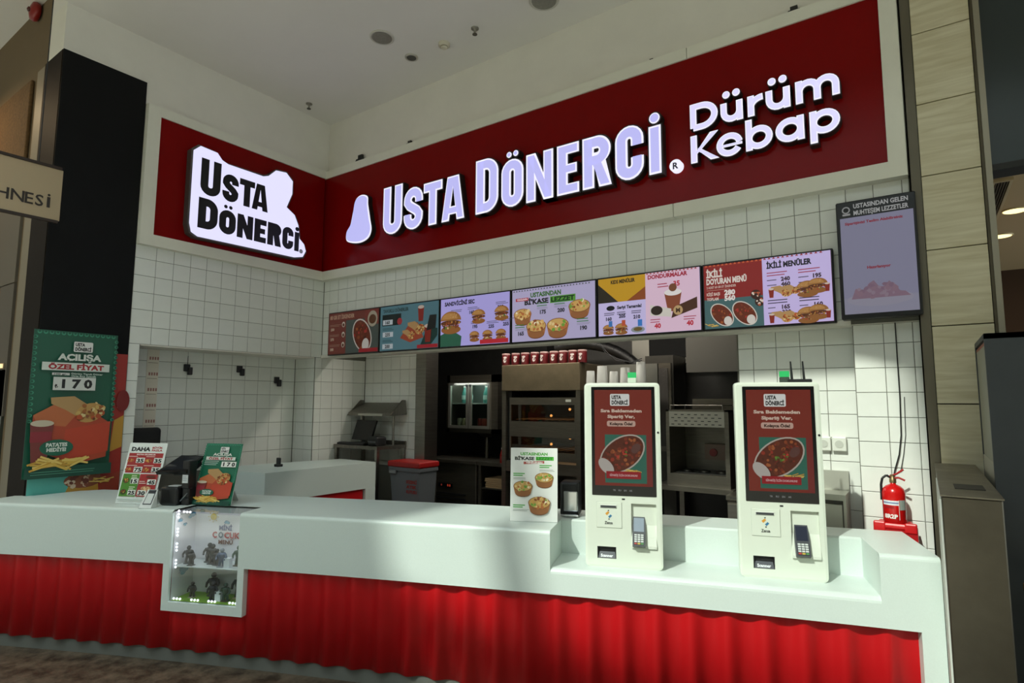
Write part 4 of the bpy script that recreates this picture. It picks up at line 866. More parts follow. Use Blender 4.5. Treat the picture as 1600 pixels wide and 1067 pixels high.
def acilis(p, w, h, price_right=True, dim=1):
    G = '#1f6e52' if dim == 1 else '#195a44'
    p.rect(0, 0, w, h, G)
    for k in range(int(14)):
        for e in (0, 1): p.ell(w*(.03+.0675*k+.03), h*.985, w*.026, w*.026, '#3f9474') if e == 0 else p.ell(w*(.03+.0675*k+.03), h*.99, w*.017, w*.017, G)
    for k in range(16):
        for x in (.018, .982): p.ell(w*x, h*(.95-.038*k), w*.024, w*.022, '#3f9474'); p.ell(w*(x+(-.006 if x < .5 else .006)), h*(.95-.038*k), w*.016, w*.015, G)
    logo(p, w*.56, h*.895, w*.23)
    p.text('AÇILIŞA', w*.53, h*.80, h*.042, '#d9dfd6', w=w*.52, align='c', bold=.05); p.rect(w*.10, h*.725, w*.80, h*.055, '#d9dfd6'); p.text('ÖZEL FİYAT', w*.50, h*.735, h*.034, '#a8242a', w=w*.66, align='c', bold=.05)
    if price_right:
        p.rect(w*.55, h*.615, w*.40, h*.09, '#e9ebe4'); p.text('1 7 0', w*.60, h*.632, h*.058, '#141414', w=w*.32, bold=.05); nano(p, w*.08, h*.70, 3, w*.42, '#cfe0d4', h*.014, h*.028)
    else:
        p.rect(w*.24, h*.59, w*.50, h*.09, '#d4d6d0'); p.text('1 7 0', w*.34, h*.607, h*.058, '#141414', w=w*.36, bold=.05); p.text('₺', w*.26, h*.605, h*.025, '#141414'); p.rect(w*.22, h*.693, w*.20, h*.016, '#d4d6d0'); p.text('100 gr.', w*.24, h*.695, h*.011, '#1c3c30', w=w*.15); p.text('Dürüm Tavuk Döner', w*.44, h*.700, h*.012, '#cfe0d4', w=w*.38); p.text('Orta Boy İçecek', w*.44, h*.684, h*.012, '#cfe0d4', w=w*.30)
    p.poly([(w*.05, h*.20), (w*.05, h*.42), (w*.30, h*.50), (w*.62, h*.48), (w*.95, h*.36), (w*.93, h*.12), (w*.55, h*.08)], '#b4472c'); p.poly([(w*.40, h*.10), (w*.95, h*.16), (w*.96, h*.37), (w*.42, h*.32)], '#c2452c'); p.poly([(w*.05, h*.42), (w*.30, h*.50), (w*.62, h*.48), (w*.42, h*.34), (w*.10, h*.36)], '#c06a3e')
    wrap(p, w*.55, h*.46, w*.52)
    p.poly([(w*.06, h*.09), (w*.22, h*.09), (w*.25, h*.22), (w*.28, h*.36), (w*.0+w*.02, h*.36), (w*.04, h*.22)], '#7a3430'); p.rect(w*.03, h*.24, w*.235, h*.07, '#8e2a34'); p.ell(w*.15, h*.365, w*.13, h*.022, '#cdbfa6')
    p.ell(w*.33, h*.20, w*.19, h*.055, '#1c5f48'); p.text('PATATES', w*.33, h*.208, h*.024, '#d9dfd6', w=w*.24, align='c', bold=.05); p.text('HEDİYE!', w*.33, h*.175, h*.024, '#d9dfd6', w=w*.22, align='c', bold=.05)
    p.rect(0, 0, w, h*.075, '#14493a'); fries(p, w*.36, h*.095, w*.46, 34); nano(p, w*.06, h*.04, 2, w*.86, '#4f8a74', h*.008, h*.015)
def kase(p, w, h):
    p.rect(0, 0, w, h, '#eceeea'); p.text('USTASINDAN', w*.5, h*.90, h*.038, '#5aae46', w=w*.58, align='c', bold=.05); p.text("Bİ'KASE", w*.09, h*.835, h*.042, '#26302a', w=w*.42, bold=.05); p.rect(w*.54, h*.83, w*.38, h*.052, '#56c040'); p.text('LEZZET', w*.56, h*.838, h*.038, '#2a7a2c', w=w*.34, bold=.05); p.poly([(w*.28, h*.775), (w*.72, h*.79), (w*.72, h*.825), (w*.28, h*.81)], '#b0524a'); p.text('YENİLENEN', w*.5, h*.788, h*.022, '#f4f0ec', w=w*.36, align='c', bold=.05)
    for x, y in ((.62, .735), (.06, .62), (.06, .19)): nano(p, w*x, h*(y+.02), 2, w*.26, '#52b048', h*.022, h*.026); nano(p, w*x, h*(y-.035), 2, w*.34, '#8a9088', h*.008, h*.016)
    bowl(p, w*.72, h*.58, w*.20, True); bowl(p, w*.27, h*.46, w*.205, True); bowl(p, w*.62, h*.24, w*.235, True)
board((.905, -2.345, ZT), math.radians(27), .296, .42, .10, 'price_board', 'white price board headed DAHA with red and green squares on the counter', 'sign', daha)
board((1.362, -2.040, ZT), math.radians(22), .296, .42, .10, 'promotion_board', 'small green promotion board with a wrap in a red box on the counter', 'sign', lambda p, w, h: acilis(p, w, h, True), '#e0e4e0')
q = AZ(797, 814, ZT); board((q.x, q.y, ZT), math.radians(26), .285, .432, .02, 'menu_stand', 'white upright menu stand with three food bowls on the counter', 'sign', kase, '#e9ebe6')
# little price card wedge
q = AZ(216, 794, ZT)
t = thing('price_card', 'small white card wedge with a black frame beside the price board', 'sign', (q.x, q.y, ZT), math.radians(28))
b = B(); b.add([(0, 0, .001), (.09, 0, .001), (.09, .055, .001), (0, .055, .001), (.022, .050, .115), (.095, .050, .115)], [(0, 1, 5, 4), (1, 2, 5), (0, 4, 3), (2, 3, 4, 5), (0, 3, 2, 1)]); b.build('wedge', mat('#dfe3df', .4), t, world=False)
def on_w(u, v, d): return (.022*v/.114+u*(.09-.017*v/.114)/.09, .050*v/.114-d, .001+v)
p = Print(step=.0003); p.rect(.016, .022, .066, .09, '#202226'); p.rect(.021, .028, .054, .062, '#d8dcd8'); p.build('framed_card', t, on_w, .0008, world=False)
# till terminal
q = AZ(258, 790, ZT)
t = thing('till_terminal', 'black till terminal with a tilted tablet between the two boards', 'till', (q.x, q.y, ZT), math.radians(26))
b = B(); b.rbox(-.055, .085, .0, .15, .0, .125, .02, seg=3); pr_ = b.build('receipt_printer', mat('#131416', .35), t, world=False)
b = B(); b.box(-.01, .065, .03, .09, .1235, .129); b.build('paper', mat('#d5d9d6', .5), pr_, world=False)
b = B(); b.rbox(.088, .148, .03, .13, 0, .05, .012); b.rbox(.09, .145, .035, .12, .045, .12, .012); b.build('stand', mat('#17181b', .4), t, world=False)
b = B(); b.rbox(.09, .144, .03, .11, .11, .30, .008); side = b.build('side_pillar', mat('#141518', .4), t, world=False)
b = B(); b.box(.096, .138, .0275, .0299, .15, .205); sk = b.build('sticker', mat('#d3d7d8', .5), side, world=False)
p = Print(step=.0002); nano(p, .101, .19, 3, .032, '#6a6e72', .004, .012); p.build('sticker_print', sk, lambda u, v, d: (u, .0275-d, v), .0004, world=False)
def on_tab(u, v, d): a = math.radians(30); return (u, .00+v*math.cos(a)+d*math.sin(a), .215+v*math.sin(a)-d*math.cos(a))
b = B(); b.prism([(-.085, .0), (.13, .02), (.148, .20), (-.03, .20)], on_tab, -.010, .012); tb = b.build('tablet', mat('#101113', .25), t, world=False)
b = B(); b.prism([(-.06, .02), (.118, .035), (.132, .185), (-.02, .185)], on_tab, -.0115, -.0102); b.build('tablet_screen', mat('#26282c', .1), tb, world=False)
b = B(); b.prism([(.01, .04), (.128, .05), (.138, .17), (.05, .17)], on_tab, .012, .045); b.build('tablet_mount', mat('#1a1b1e', .45), tb, world=False)
b = B(); b.tube([(.095, .02, .03), (.118, .018, .055), (.145, .022, .085)], .004); b.build('stylus', mat('#8b8f94', .3, 1), t, world=False)
# napkin dispenser behind the menu stand
q = AZ(888, 806, ZT); c0 = Vector((q.x, q.y+.05, ZT))
t = thing('napkin_dispenser', 'black and chrome napkin dispenser at the recess edge beside the kiosk', 'dispenser', tuple(c0), math.radians(20))
b = B(); b.rbox(-.07, .05, -.05, .08, .0, .21, .015); b.build('housing', mat('#1b1c1e', .4), t, world=False)
b = B(); b.rbox(-.045, .045, -.062, -.048, .03, .155, .01); b.build('chrome_front', mat('#c9ccce', .15, 1), t, world=False)
b = B(); b.rbox(-.055, .055, -.10, -.045, .004, .018, .005); b.build('lip', mat('#d0d3d4', .25, 1), t, world=False)

# ================================================================ column poster and the banner behind
X = .0145
t = thing('wall_banner', 'large colourful food banner fixed to the black column behind the green poster', 'banner', (X, -2.3, .9))
b = B(); b.box(X, X+.004, -2.597, -1.978, .9, 2.07); b.build('sheet', mat('#7e2018', .5), t)
def on_c(u, v, d): return (X+.004+d, -2.597+u, .9+v)
p = Print(step=.0003); w, h = .619, 1.17; p.rect(0, 0, w, h, '#a02a20'); p.rect(0, 0, .30, .30, '#5ab0a4'); p.poly([(.22, 0), (.48, 0), (.46, .16), (.30, .22), (.26, .10)], '#c49236'); p.poly([(.45, .0), (w, 0), (w, .2), (.5, .16)], '#9c3a26'); p.poly([(.53, .36), (w, .40), (w, .66), (.55, .62)], '#c49236')
p.poly([(0, .50), (.06, .60), (.06, .25), (0, .2)], '#7a6a58'); p.ell(.36, .15, .13, .06, '#8a4a2c'); p.bits(in_ell(.36, .15, .12, .05), ['#c8a484', '#8a4a34', '#d9c0a4', '#6a2e1e'], 26, .012, .024); fries(p, .50, .14, .14, 9); p.rect(.56, .72, .05, .02, '#d9a0a0'); p.ell(.60, .78, .05, .09, '#7c1a18')
p.build('printed_page', t, on_c, .0006)
X2 = .024; y0, y1 = -2.635, -2.068
t = thing('wall_poster', 'tall green opening offer poster with a wrap, hung on the black column', 'poster', (X2, -2.35, 1.095))
b = B(); b.box(X2, X2+.006, y0, y1, 1.095, 2.222); b.build('sheet', mat('#123c30', .5), t)
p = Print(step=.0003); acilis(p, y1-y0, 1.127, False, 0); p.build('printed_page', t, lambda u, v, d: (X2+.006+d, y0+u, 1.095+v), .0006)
# ================================================================ hanging shop sign and neighbour fittings
X = .40
t = thing('hanging_sign', 'frosted hanging sign with dark letters ending HNESİ, in dark rails', 'sign', (X, -3.0, 2.98))
b = B(); b.rbox(X-.006, X+.006, -3.6, -2.650, 2.99, 3.375, .003, seg=1); b.build('glass_panel', mat('#c9b596', .25, trans=.35, name='frosted_glass'), t)
for z in (2.972, 3.375): b = B(); b.box(X-.012, X+.012, -3.6, -2.66, z, z+.02); b.build('rail', mat('#2a1a10', .4), t)
p = Print(step=.0003)
zb_ = AX(45, 318, X).z; ch_ = AX(45, 300, X).z-zb_
for ch, px in (('H', -8), ('N', 15.5), ('E', 38), ('S', 54.5), ('I', 73)): p.text(ch, AX(px, 310, X).y, zb_, ch_, '#241a12', bold=.015) if ch != 'I' else (p.rect(AX(px, 310, X).y, zb_, .02, ch_*.95, '#241a12'), p.ell(AX(px, 310, X).y+.01, zb_+ch_*1.12, .009, .009, '#241a12'))
p.build('lettering', t, lambda u, v, d: (X+.006+d, u, v), .0006)
for y in (-3.4, -2.8): b = B(); b.cyl((X, y, 3.395), (X, y, ZC), .004, n=6); b.build('hanging_wire', M_DARK, t)
q = AY(63, 22, NY)
t = thing('alarm_bell', 'small dark red alarm bell on the tan wall above the column', 'alarm', (q.x, NY, q.z-.06))
b = B(); b.lathe([(.03, 0), (.075, .012), (.085, .035), (.075, .06), (.03, .075)], (q.x, NY-.001, q.z), axis='y', n=18); b.build('bell', mat('#8a1a16', .3), t)
b = B(); b.lathe([(.02, 0), (.022, .012), (.006, .02)], (q.x, NY-.075, q.z), axis='y', n=10); b.build('striker_cap', mat('#4a0e0c', .3), t)
q = AY(35, 244, NY)
t = thing('wire_basket', 'dark wire basket on the tan fabric panel behind the hanging sign', 'basket', (q.x, NY-.032, q.z-.1))
b = B(); b.box(-.95, -.66, NY-.06, NY-.031, 3.42, 3.435); b.box(-.95, -.94, NY-.06, NY-.031, 3.42, 3.55); b.box(-.67, -.66, NY-.06, NY-.031, 3.42, 3.62); b.add([(-.95, NY-.05, 3.54), (-.66, NY-.05, 3.61), (-.66, NY-.05, 3.62), (-.95, NY-.05, 3.55)], [(0, 1, 2, 3)]); b.build('basket_frame', mat('#3a3328', .5), t)
for k in range(9): b = B(); x = -.93+.03*k; b.box(x, x+.006, NY-.052, NY-.048, 3.435, 3.545+.0075*k); b.build('wire', mat('#3a3328', .5), t)
q = AY(8, 551, NY-.02)
t = thing('strip_lamp', 'glowing warm strip lamp in the neighbouring shopfront', 'lamp', (-1.0, NY-.02, 1.94))
b = B(); b.box(-2.4, -.66, NY-.045, NY-.021, 1.945, 1.978); b.build('lamp_tube', mat('#f6d9a0', .4, emit=1.4), t)
b = B(); b.box(-2.42, -.64, NY-.03, NY-.0205, 1.938, 1.985); b.build('lamp_back', mat('#8a7a60', .5), t)
def warm(name, loc, e, size, rot=(0, 0, 0), col=(1, .72, .42)):
    l = bpy.data.lights.new(name, 'AREA'); l.shape = 'DISK'; l.size = size; l.energy = e; l.color = col; o = bpy.data.objects.new(name, l); COL.objects.link(o); o.location = loc; o.rotation_euler = rot
    return o
warm('shopfront_light', (-1.6, -3.4, 4.6), 16, .3)
warm('passage_light', (6.5, 1.2, 2.95), 12, .25)

# ================================================================ ceiling fittings
def downlight(px, py, r, label, tilt):
    q = AZ(px, py, ZC); t = thing('ceiling_downlight', label, 'light', (q.x, q.y, ZC-.012), group='round ceiling downlights')
    b = B(); b.lathe([(r*1.22, .012), (r*1.22, .004), (r*1.12, 0), (r, .002), (r, .011)], (q.x, q.y, ZC-.012), n=28); b.build('rim', mat('#c9c5ba', .4), t)
    b = B(); b.cyl((q.x, q.y, ZC-.0115), (q.x, q.y, ZC-.006), r*1.0, n=28); b.build('lens', mat('#8d8a80', .3, noise=(40, .2)), t)
downlight(597, 58, .088, 'large round ceiling downlight, unlit, near the smaller spotlight', 0)
downlight(850, 0, .10, 'large round ceiling downlight, unlit, over the long fascia', 0)
q = AZ(643, 89, ZC); t = thing('ceiling_spotlight', 'small round recessed spotlight beside the large downlight', 'light', (q.x, q.y, ZC-.014))
b = B(); b.lathe([(.062, .014), (.062, .004), (.05, 0), (.044, .003), (.044, .012)], (q.x, q.y, ZC-.014), n=22); b.build('rim', mat('#b9b5aa', .35, .5), t)
b = B(); b.cyl((q.x, q.y, ZC-.012), (q.x, q.y, ZC-.004), .044, n=20); b.build('lens', mat('#3f3d38', .3), t)
q = AZ(694, 68, ZC); t = thing('smoke_detector', 'small cream smoke detector on the ceiling', 'detector', (q.x, q.y, ZC-.05))
b = B(); b.lathe([(.022, 0), (.032, .012), (.032, .022), (.052, .026), (.052, .05)], (q.x, q.y, ZC-.05), n=20); b.build('housing', mat('#cfc7b2', .5), t)
b = B(); b.lathe([(.033, .013), (.0335, .02)], (q.x, q.y, ZC-.05), n=20); b.build('vent_band', mat('#7a6e50', .5), t)
for px, py, lab in ((742, 44, 'sprinkler head on the ceiling beside the smoke detector'), (483, 162, 'sprinkler head on the ceiling near the corner over the left fascia')):
    q = AZ(px, py, ZC); t = thing('sprinkler_head', lab, 'sprinkler', (q.x, q.y, ZC-.06))
    b = B(); b.lathe([(.010, .012), (.010, .05), (.034, .052), (.034, .06)], (q.x, q.y, ZC-.06), n=14); b.build('body', mat('#8d897e', .4, .7), t)
    b = B(); b.lathe([(.022, 0), (.022, .004), (.006, .006)], (q.x, q.y, ZC-.06), n=12); b.build('deflector', mat('#55524a', .4, .7), t)
# fixings on top of the long fascia
for px, py, s, lab in ((563, 250, .075, 'black cable clamp on the fascia top nearest the corner'), (640, 226, .045, 'small black cable clamp on the fascia top beside the corner clamp'), (1018, 101, .03, 'wire fixing on the fascia top above the last big letters'), (1240, 17, .05, 'black cable clamp with a torn end on the fascia top near the pillar')):
    q = AY(px, py, -.03); t = thing('cable_clamp', lab, 'clamp', (q.x, -.03, f1))
    b = B(); b.add([(q.x-s, -.05, f1+.001), (q.x+s, -.05, f1+.001), (q.x+s*.8, -.05, f1+s*.5), (q.x-s*.6, -.05, f1+s*.6), (q.x-s, -.01, f1+.001), (q.x+s, -.01, f1+.001), (q.x+s*.8, -.01, f1+s*.5), (q.x-s*.6, -.01, f1+s*.6)], [(0, 1, 2, 3), (4, 7, 6, 5), (0, 4, 5, 1), (3, 2, 6, 7), (0, 3, 7, 4), (1, 5, 6, 2)]); b.build('clamp_base', M_DARK, t)
    b = B(); b.box(q.x-s*.4, q.x+s*.5, -.04, -.015, f1+s*.5, f1+s*1.2); b.build('clamp_arm', mat('#232320', .5), t)

# ================================================================ right side: steel end wall, grey cabinet, extinguisher
ZL = 1.345
t = thing('steel_partition', 'low steel-clad partition wall at the end of the counter', 'partition', (5.665, -.75, 0))
b = B(); b.rbox(5.578, 5.752, -1.49, -.08, 0, ZL, .004, seg=1); b.build('cladding', mat('#6e675a', .38, .85, noise=(3, .25), name='worn_steel'), t)
b = B(); b.box(5.574, 5.756, -1.494, -.08, ZL, ZL+.006); b.build('top_plate', mat('#958d7d', .42, .8, noise=(9, .3), name='worn_steel_top'), t)
b = B(); b.box(5.625, 5.72, -1.28, -1.12, ZL+.006, ZL+.009); b.build('worn_patch', mat('#3a362e', .6, noise=(60, .5)), t)
b = B(); b.box(5.5705, 5.577, -1.485, -.74, .0, ZL-.01); b.build('edge_sealant', mat('#cfd2c8', .6), t)
q = AZ(1535, 521, 2.0)
t = thing('grey_cabinet', 'tall dark grey cabinet with a pale side panel behind the steel partition', 'cabinet', (6.2, -.5, 0))
b = B(); b.box(5.785, 7.0, -.78, -.755, .02, 2.0); b.box(5.785, 7.0, -.22, -.195, 0.02, 2.0); b.box(5.785, 7.0, -.78, -.195, 1.975, 2.0); b.box(6.98, 7.0, -.78, -.195, 0.02, 2.0); b.box(5.785, 7.0, -.755, -.22, 0.0, .04); b.build('carcass', mat('#3c4144', .5, noise=(8, .1)), t)
b = B(); b.box(5.789, 5.83, -.752, -.222, 1.42, 1.95); b.build('side_panel', mat('#8f907f', .45), t)
b = B(); b.box(5.7855, 5.83, -.752, -.222, 1.22, 1.42); b.build('side_rail', mat('#a8a795', .45), t)
b = B(); b.box(5.789, 5.83, -.752, -.222, .1, 1.21); b.build('side_panel', mat('#7d7e6e', .45), t)
b = B(); b.box(5.789, 5.829, -.75, -.222, 1.95, 1.965); b.build('red_trim', mat('#8a3a26', .5), t)
q = AY(1597, 912, -1.0)
t = thing('wooden_stool', 'wooden stool with black legs in front of the grey cabinet', 'stool', (q.x+.17, -1.05, 0))
cx, cy = q.x+.17, -1.05
b = B(); b.lathe([(.165, 0), (.172, .008), (.172, .026), (.165, .034)], (cx, cy, q.z-.02), n=28); b.build('seat', mat('#b5763c', .45, noise=(3, .3), stretch=(1, 12, 1)), t)
for a in range(4): b = B(); b.tube([(cx+.12*math.cos(a*1.57+.78), cy+.12*math.sin(a*1.57+.78), q.z-.02), (cx+.17*math.cos(a*1.57+.78), cy+.17*math.sin(a*1.57+.78), 0)], .011, n=8); b.build('leg', M_DARK, t)
# passage downlights and vent
for k, (px, py) in enumerate(((1586, 328), (1564, 368))):
    q = AZ(px, py, 3.0); t = thing('passage_downlight', ['glowing round downlight nearer the dark panel in the passage ceiling', 'glowing round downlight farther back in the passage ceiling'][k], 'light', (q.x, q.y, 2.99), group='passage downlights')
    b = B(); b.lathe([(.078, .01), (.078, .003), (.072, 0), (.066, .004)], (q.x, q.y, 2.99), n=24); b.build('rim', mat('#c9b48c', .4), t)
    b = B(); b.cyl((q.x, q.y, 2.9915), (q.x, q.y, 2.997), .066, n=24); b.build('lens', mat('#ffe9a0', .4, emit=2.2), t)
t = thing('air_vent', 'slatted air vent in the passage ceiling', 'vent', (6.02, .75, 2.985))
b = B(); b.box(5.95, 6.048, .20, .225, 2.985, 2.999); b.box(5.95, 5.965, .225, 1.12, 2.985, 2.999); b.box(6.033, 6.048, .225, 1.12, 2.985, 2.999); b.build('frame', mat('#b9a27a', .5), t)
b = B(); b.box(5.965, 6.033, .225, 1.12, 2.996, 2.999); b.build('backing', mat('#15120e', .7), t)
for k in range(5): b = B(); b.box(5.970+.013*k, 5.974+.013*k, .225, 1.12, 2.986, 2.996); b.build('slat', mat('#6a5c44', .5), t)

# fire extinguisher on its stand
ex, ey, ez = 5.372, -.085, 1.005
t = thing('extinguisher_stand', 'red plastic extinguisher stand behind the counter end', 'stand', (ex, ey, 0))
b = B(); b.add([(ex-.125, ey-.055, .0), (ex+.125, ey-.055, .0), (ex+.125, ey+.075, .0), (ex-.125, ey+.075, .0), (ex-.105, ey-.055, ez-.035), (ex+.105, ey-.055, ez-.035), (ex+.105, ey+.075, ez-.035), (ex-.105, ey+.075, ez-.035)], [(0, 1, 5, 4), (1, 2, 6, 5), (2, 3, 7, 6), (3, 0, 4, 7), (4, 5, 6, 7), (0, 3, 2, 1)]); b.build('pedestal', mat('#b3161a', .4), t)
b = B(); b.rbox(ex-.085, ex+.085, ey-.058, ey+.07, ez-.036, ez, .012); b.rbox(ex-.105, ex-.045, ey-.062, ey-.03, ez-.05, ez+.006, .008); b.rbox(ex+.045, ex+.105, ey-.062, ey-.03, ez-.05, ez+.006, .008); b.build('cradle', mat('#d01c20', .35), t)
t = thing('fire_extinguisher', 'red fire extinguisher with a white and blue label by the tiled wall', 'extinguisher', (ex, ey, ez))
b = B(); b.lathe([(.05, 0), (.058, .006), (.058, .165), (.052, .188), (.036, .204), (.016, .212), (.014, .226)], (ex, ey, ez), n=26); b.build('cylinder', mat('#cc1414', .22), t)
b = B(); b.lathe([(.018, .0), (.018, .02), (.012, .03), (.012, .045)], (ex, ey, ez+.222), n=14); v_ = b.build('valve', mat('#b09a70', .3, .9), t)
b = B(); b.tube([(ex-.015, ey, ez+.255), (ex+.02, ey-.004, ez+.272), (ex+.055, ey-.006, ez+.30)], .006); b.tube([(ex-.01, ey, ez+.245), (ex+.03, ey-.006, ez+.252), (ex+.06, ey-.008, ez+.238)], .006); b.build('handle', mat('#a81414', .4), v_)
b = B(); b.tube([(ex-.012, ey, ez+.25), (ex-.03, ey-.005, ez+.262), (ex-.05, ey-.01, ez+.245), (ex-.058, ey-.01, ez+.21), (ex-.06, ey, ez+.12)], .007); b.build('hose', M_DARK, t)
def on_cyl(u, v, d): a = math.radians(-112)+u/.0585; r = .0585+d; return (ex+r*math.cos(a), ey+r*math.sin(a), ez+v)
p = Print(step=.0002)
def cyl_rect(p, x, y, w, h, col, n=6):
    for i in range(n): p.it.append(([(x+w*i/n, y), (x+w*(i+1)/n, y), (x+w*(i+1)/n, y+h), (x+w*i/n, y+h)], [(0, 1, 2, 3)], col, p.k))
    p.k += 1
cyl_rect(p, -.035, .100, .085, .026, '#e6e6ea'); cyl_rect(p, -.035, .109, .085, .008, '#7c8ab0'); cyl_rect(p, .052, .075, .035, .055, '#9aa39c', 3); cyl_rect(p, -.028, .082, .05, .012, '#9c1216')
for k in range(4): p.text('8R2P'[k], -.028+.017*k, .028, .022, '#f0e4e0', bold=.05); 
cyl_rect(p, .046, .02, .003, .11, '#e0c8c4', 1)
p.build('label', t, on_cyl, .0004)
# cable on the wall and twin socket
t = thing('wall_cable', 'thin black cable hanging from the pick-up screen to the extinguisher', 'cable', (5.33, .04, 1.3))
pts = [AY(px, py, .04) for px, py in ((1398, 497), (1402, 560), (1406, 620), (1408, 680), (1405, 710), (1398, 735), (1396, 748))]
b = B(); b.tube(pts, .0035); b.build('cable', M_DARK, t)
b = B(); b.tube([p_+Vector((.022, .008, 0)) for p_ in pts[2:5]]+[pts[5]+Vector((.03, .0, 0))], .0022); b.build('cable_shadow', mat('#4a4a48', .5), t)  # grey line set off to the right, standing in for the cable's cast shadow
q = AY(1300, 693, .155)
t = thing('twin_socket', 'white double wall socket on the sunlit tiles behind the kiosk', 'socket', (q.x, .15, q.z-.05))
for s in (-1, 1):
    b = B(); b.rbox(q.x+s*.044-.041, q.x+s*.044+.041, .122, .1535, q.z-.045, q.z+.045, .006); pl = b.build('socket_plate', mat('#e6e8de', .35), t)
    b = B(); b.cyl((q.x+s*.044, .1215, q.z), (q.x+s*.044, .119, q.z), .024, n=18); b.build('socket_well', mat('#c8cac0', .4), pl)
# steel sink bench by the lower wall
M_BENCH = mat('#bdbdb2', .35, .35, name='satin_steel')
t = thing('steel_bench', 'narrow steel bench with a raised back against the sunlit tiled wall', 'bench', (4.98, .03, 0))
zt = AY(1310, 773, -.10).z; x1 = AY(1321, 771, -.10).x
b = B(); b.box(4.72, x1, -.10, .15, zt-.035, zt); b.build('bench_top', M_BENCH, t)
b = B(); b.box(4.72, x1, .125, .15, zt, zt+.12); b.build('back_rim', M_BENCH, t)
b = B(); b.box(x1-.014, x1, -.10, .15, .0, zt-.035); b.build('side_panel', M_BENCH, t)
for a, z in ((4.73, 4.93), (4.94, x1-.02)): b = B(); b.rbox(a, z, -.098, -.08, .15, zt-.06, .003, seg=1); b.build('drawer_front', M_BENCH, t)
b = B(); b.box(4.72, x1-.014, -.08, .15, 0, zt-.036); b.build('carcass', M_DKSTEEL, t)
# ================================================================ kitchen
KF = .15
t = thing('added_kitchen_lamp', 'added unseen ceiling lamp brightening the cooking line', 'lamp', (2.4, .75, 2.90))  # invented lamp, out of view, added to lift the dark kitchen
b = B(); b.rbox(1.3, 3.9, .66, .84, 2.90, 2.949, .006, seg=1); b.build('lamp_housing', mat('#c9c9c4', .5), t)
b = B(); b.box(1.32, 3.88, .68, .82, 2.893, 2.90); b.build('diffuser', mat('#fff4e0', .5, emit=1.5), t)
l = bpy.data.lights.new('added_kitchen_light', 'AREA'); l.shape = 'RECTANGLE'; l.size = 2.5; l.size_y = .12; l.energy = 30; l.color = (1, .93, .82); o = bpy.data.objects.new('added_kitchen_light', l); COL.objects.link(o); o.location = (2.6, .75, 2.885)
M_PLATE = mat('#6f6a60', .34, .75, noise=(5, .2), stretch=(1, 1, 10), name='kitchen_steel')
def legs(t, x0, x1, y0, y1, z0, z1, s=.035, m=None):
    for x in (x0, x1-s):
        for y in (y0, y1-s): b = B(); b.box(x, x+s, y, y+s, z0, z1); b.build('leg', m or M_STEEL, t)
# prep table with a sloping shelf, against the tiles
t = thing('prep_table', 'steel prep table with a sloping heat shelf in the tiled corner', 'table', (.38, .4, KF))
b = B(); b.box(.02, .735, .19, .625, 1.165, 1.2); b.box(.02, .735, .605, .625, 1.2, 1.24); b.build('table_top', M_STEELH, t)
legs(t, .03, .725, .20, .62, KF, 1.165); b = B(); b.box(.03, .725, .2, .61, .5, .52); b.build('under_shelf', M_STEELH, t)
b = B(); b.add([(.03, .38, 1.52), (.73, .38, 1.52), (.73, .60, 1.66), (.03, .60, 1.66), (.03, .38, 1.555), (.73, .38, 1.555), (.73, .60, 1.67), (.03, .60, 1.67)], [(0, 3, 2, 1), (4, 5, 6, 7), (0, 1, 5, 4), (2, 3, 7, 6), (1, 2, 6, 5), (0, 4, 7, 3)]); b.add([(.715, .36, 1.52), (.735, .36, 1.52), (.735, .62, 1.54), (.735, .60, 1.70), (.735, .56, 1.70), (.715, .62, 1.54), (.715, .60, 1.70), (.715, .56, 1.70)], [(1, 2, 3, 4), (0, 7, 6, 5), (0, 1, 4, 7), (4, 3, 6, 7), (1, 0, 5, 2)]); b.add([(.02, .36, 1.52), (.035, .36, 1.52), (.035, .62, 1.54), (.035, .60, 1.70), (.02, .62, 1.54), (.02, .60, 1.70), (.035, .56, 1.70), (.02, .56, 1.70)], [(1, 2, 3, 6), (0, 7, 5, 4), (0, 1, 6, 7)]); b.build('heat_shelf', M_STEELH, t)
b = B(); b.box(.2, .6, .375, .385, 1.522, 1.545); b.build('light_tube', mat('#b9b6a8', .4), t)
for x in (.10, .63): b = B(); b.cyl((x, .52, 1.2), (x, .52, 1.60), .014, n=10); b.build('shelf_post', M_STEEL, t)
t = thing('till_monitor', 'black monitor on the prep table under the heat shelf', 'monitor', (.30, .40, 1.2))
b = B(); b.rbox(.20, .33, .34, .46, 1.2, 1.225, .005); b.cyl((.265, .41, 1.22), (.265, .42, 1.30), .02, n=10); b.build('stand', M_DARK, t)
b = B(); b.add([(.12, .36, 1.25), (.44, .36, 1.25), (.46, .42, 1.47), (.14, .42, 1.47), (.12, .385, 1.245), (.44, .385, 1.245), (.46, .445, 1.465), (.14, .445, 1.465)], [(0, 1, 2, 3), (4, 7, 6, 5), (0, 4, 5, 1), (3, 2, 6, 7), (0, 3, 7, 4), (1, 5, 6, 2)]); b.build('screen', mat('#0b0b0d', .25), t)
t = thing('keyboard_tray', 'black keyboard in front of the monitor on the prep table', 'keyboard', (.28, .27, 1.2))
b = B(); b.rbox(.05, .48, .21, .315, 1.2, 1.222, .004, seg=1); b.build('keyboard_base', M_DARK, t)
for k in range(4): b = B(); b.box(.065, .465, .222+.022*k, .238+.022*k, 1.222, 1.227); b.build('key_row', mat('#2c2d30', .5), t)
t = thing('label_printer', 'small black printer on the prep table', 'printer', (.58, .32, 1.2))
b = B(); b.rbox(.51, .66, .25, .40, 1.2, 1.30, .02); b.build('printer_body', M_DARK, t); b = B(); b.box(.53, .64, .244, .252, 1.235, 1.25); b.build('paper_slot', mat('#5a5c60', .4), t)
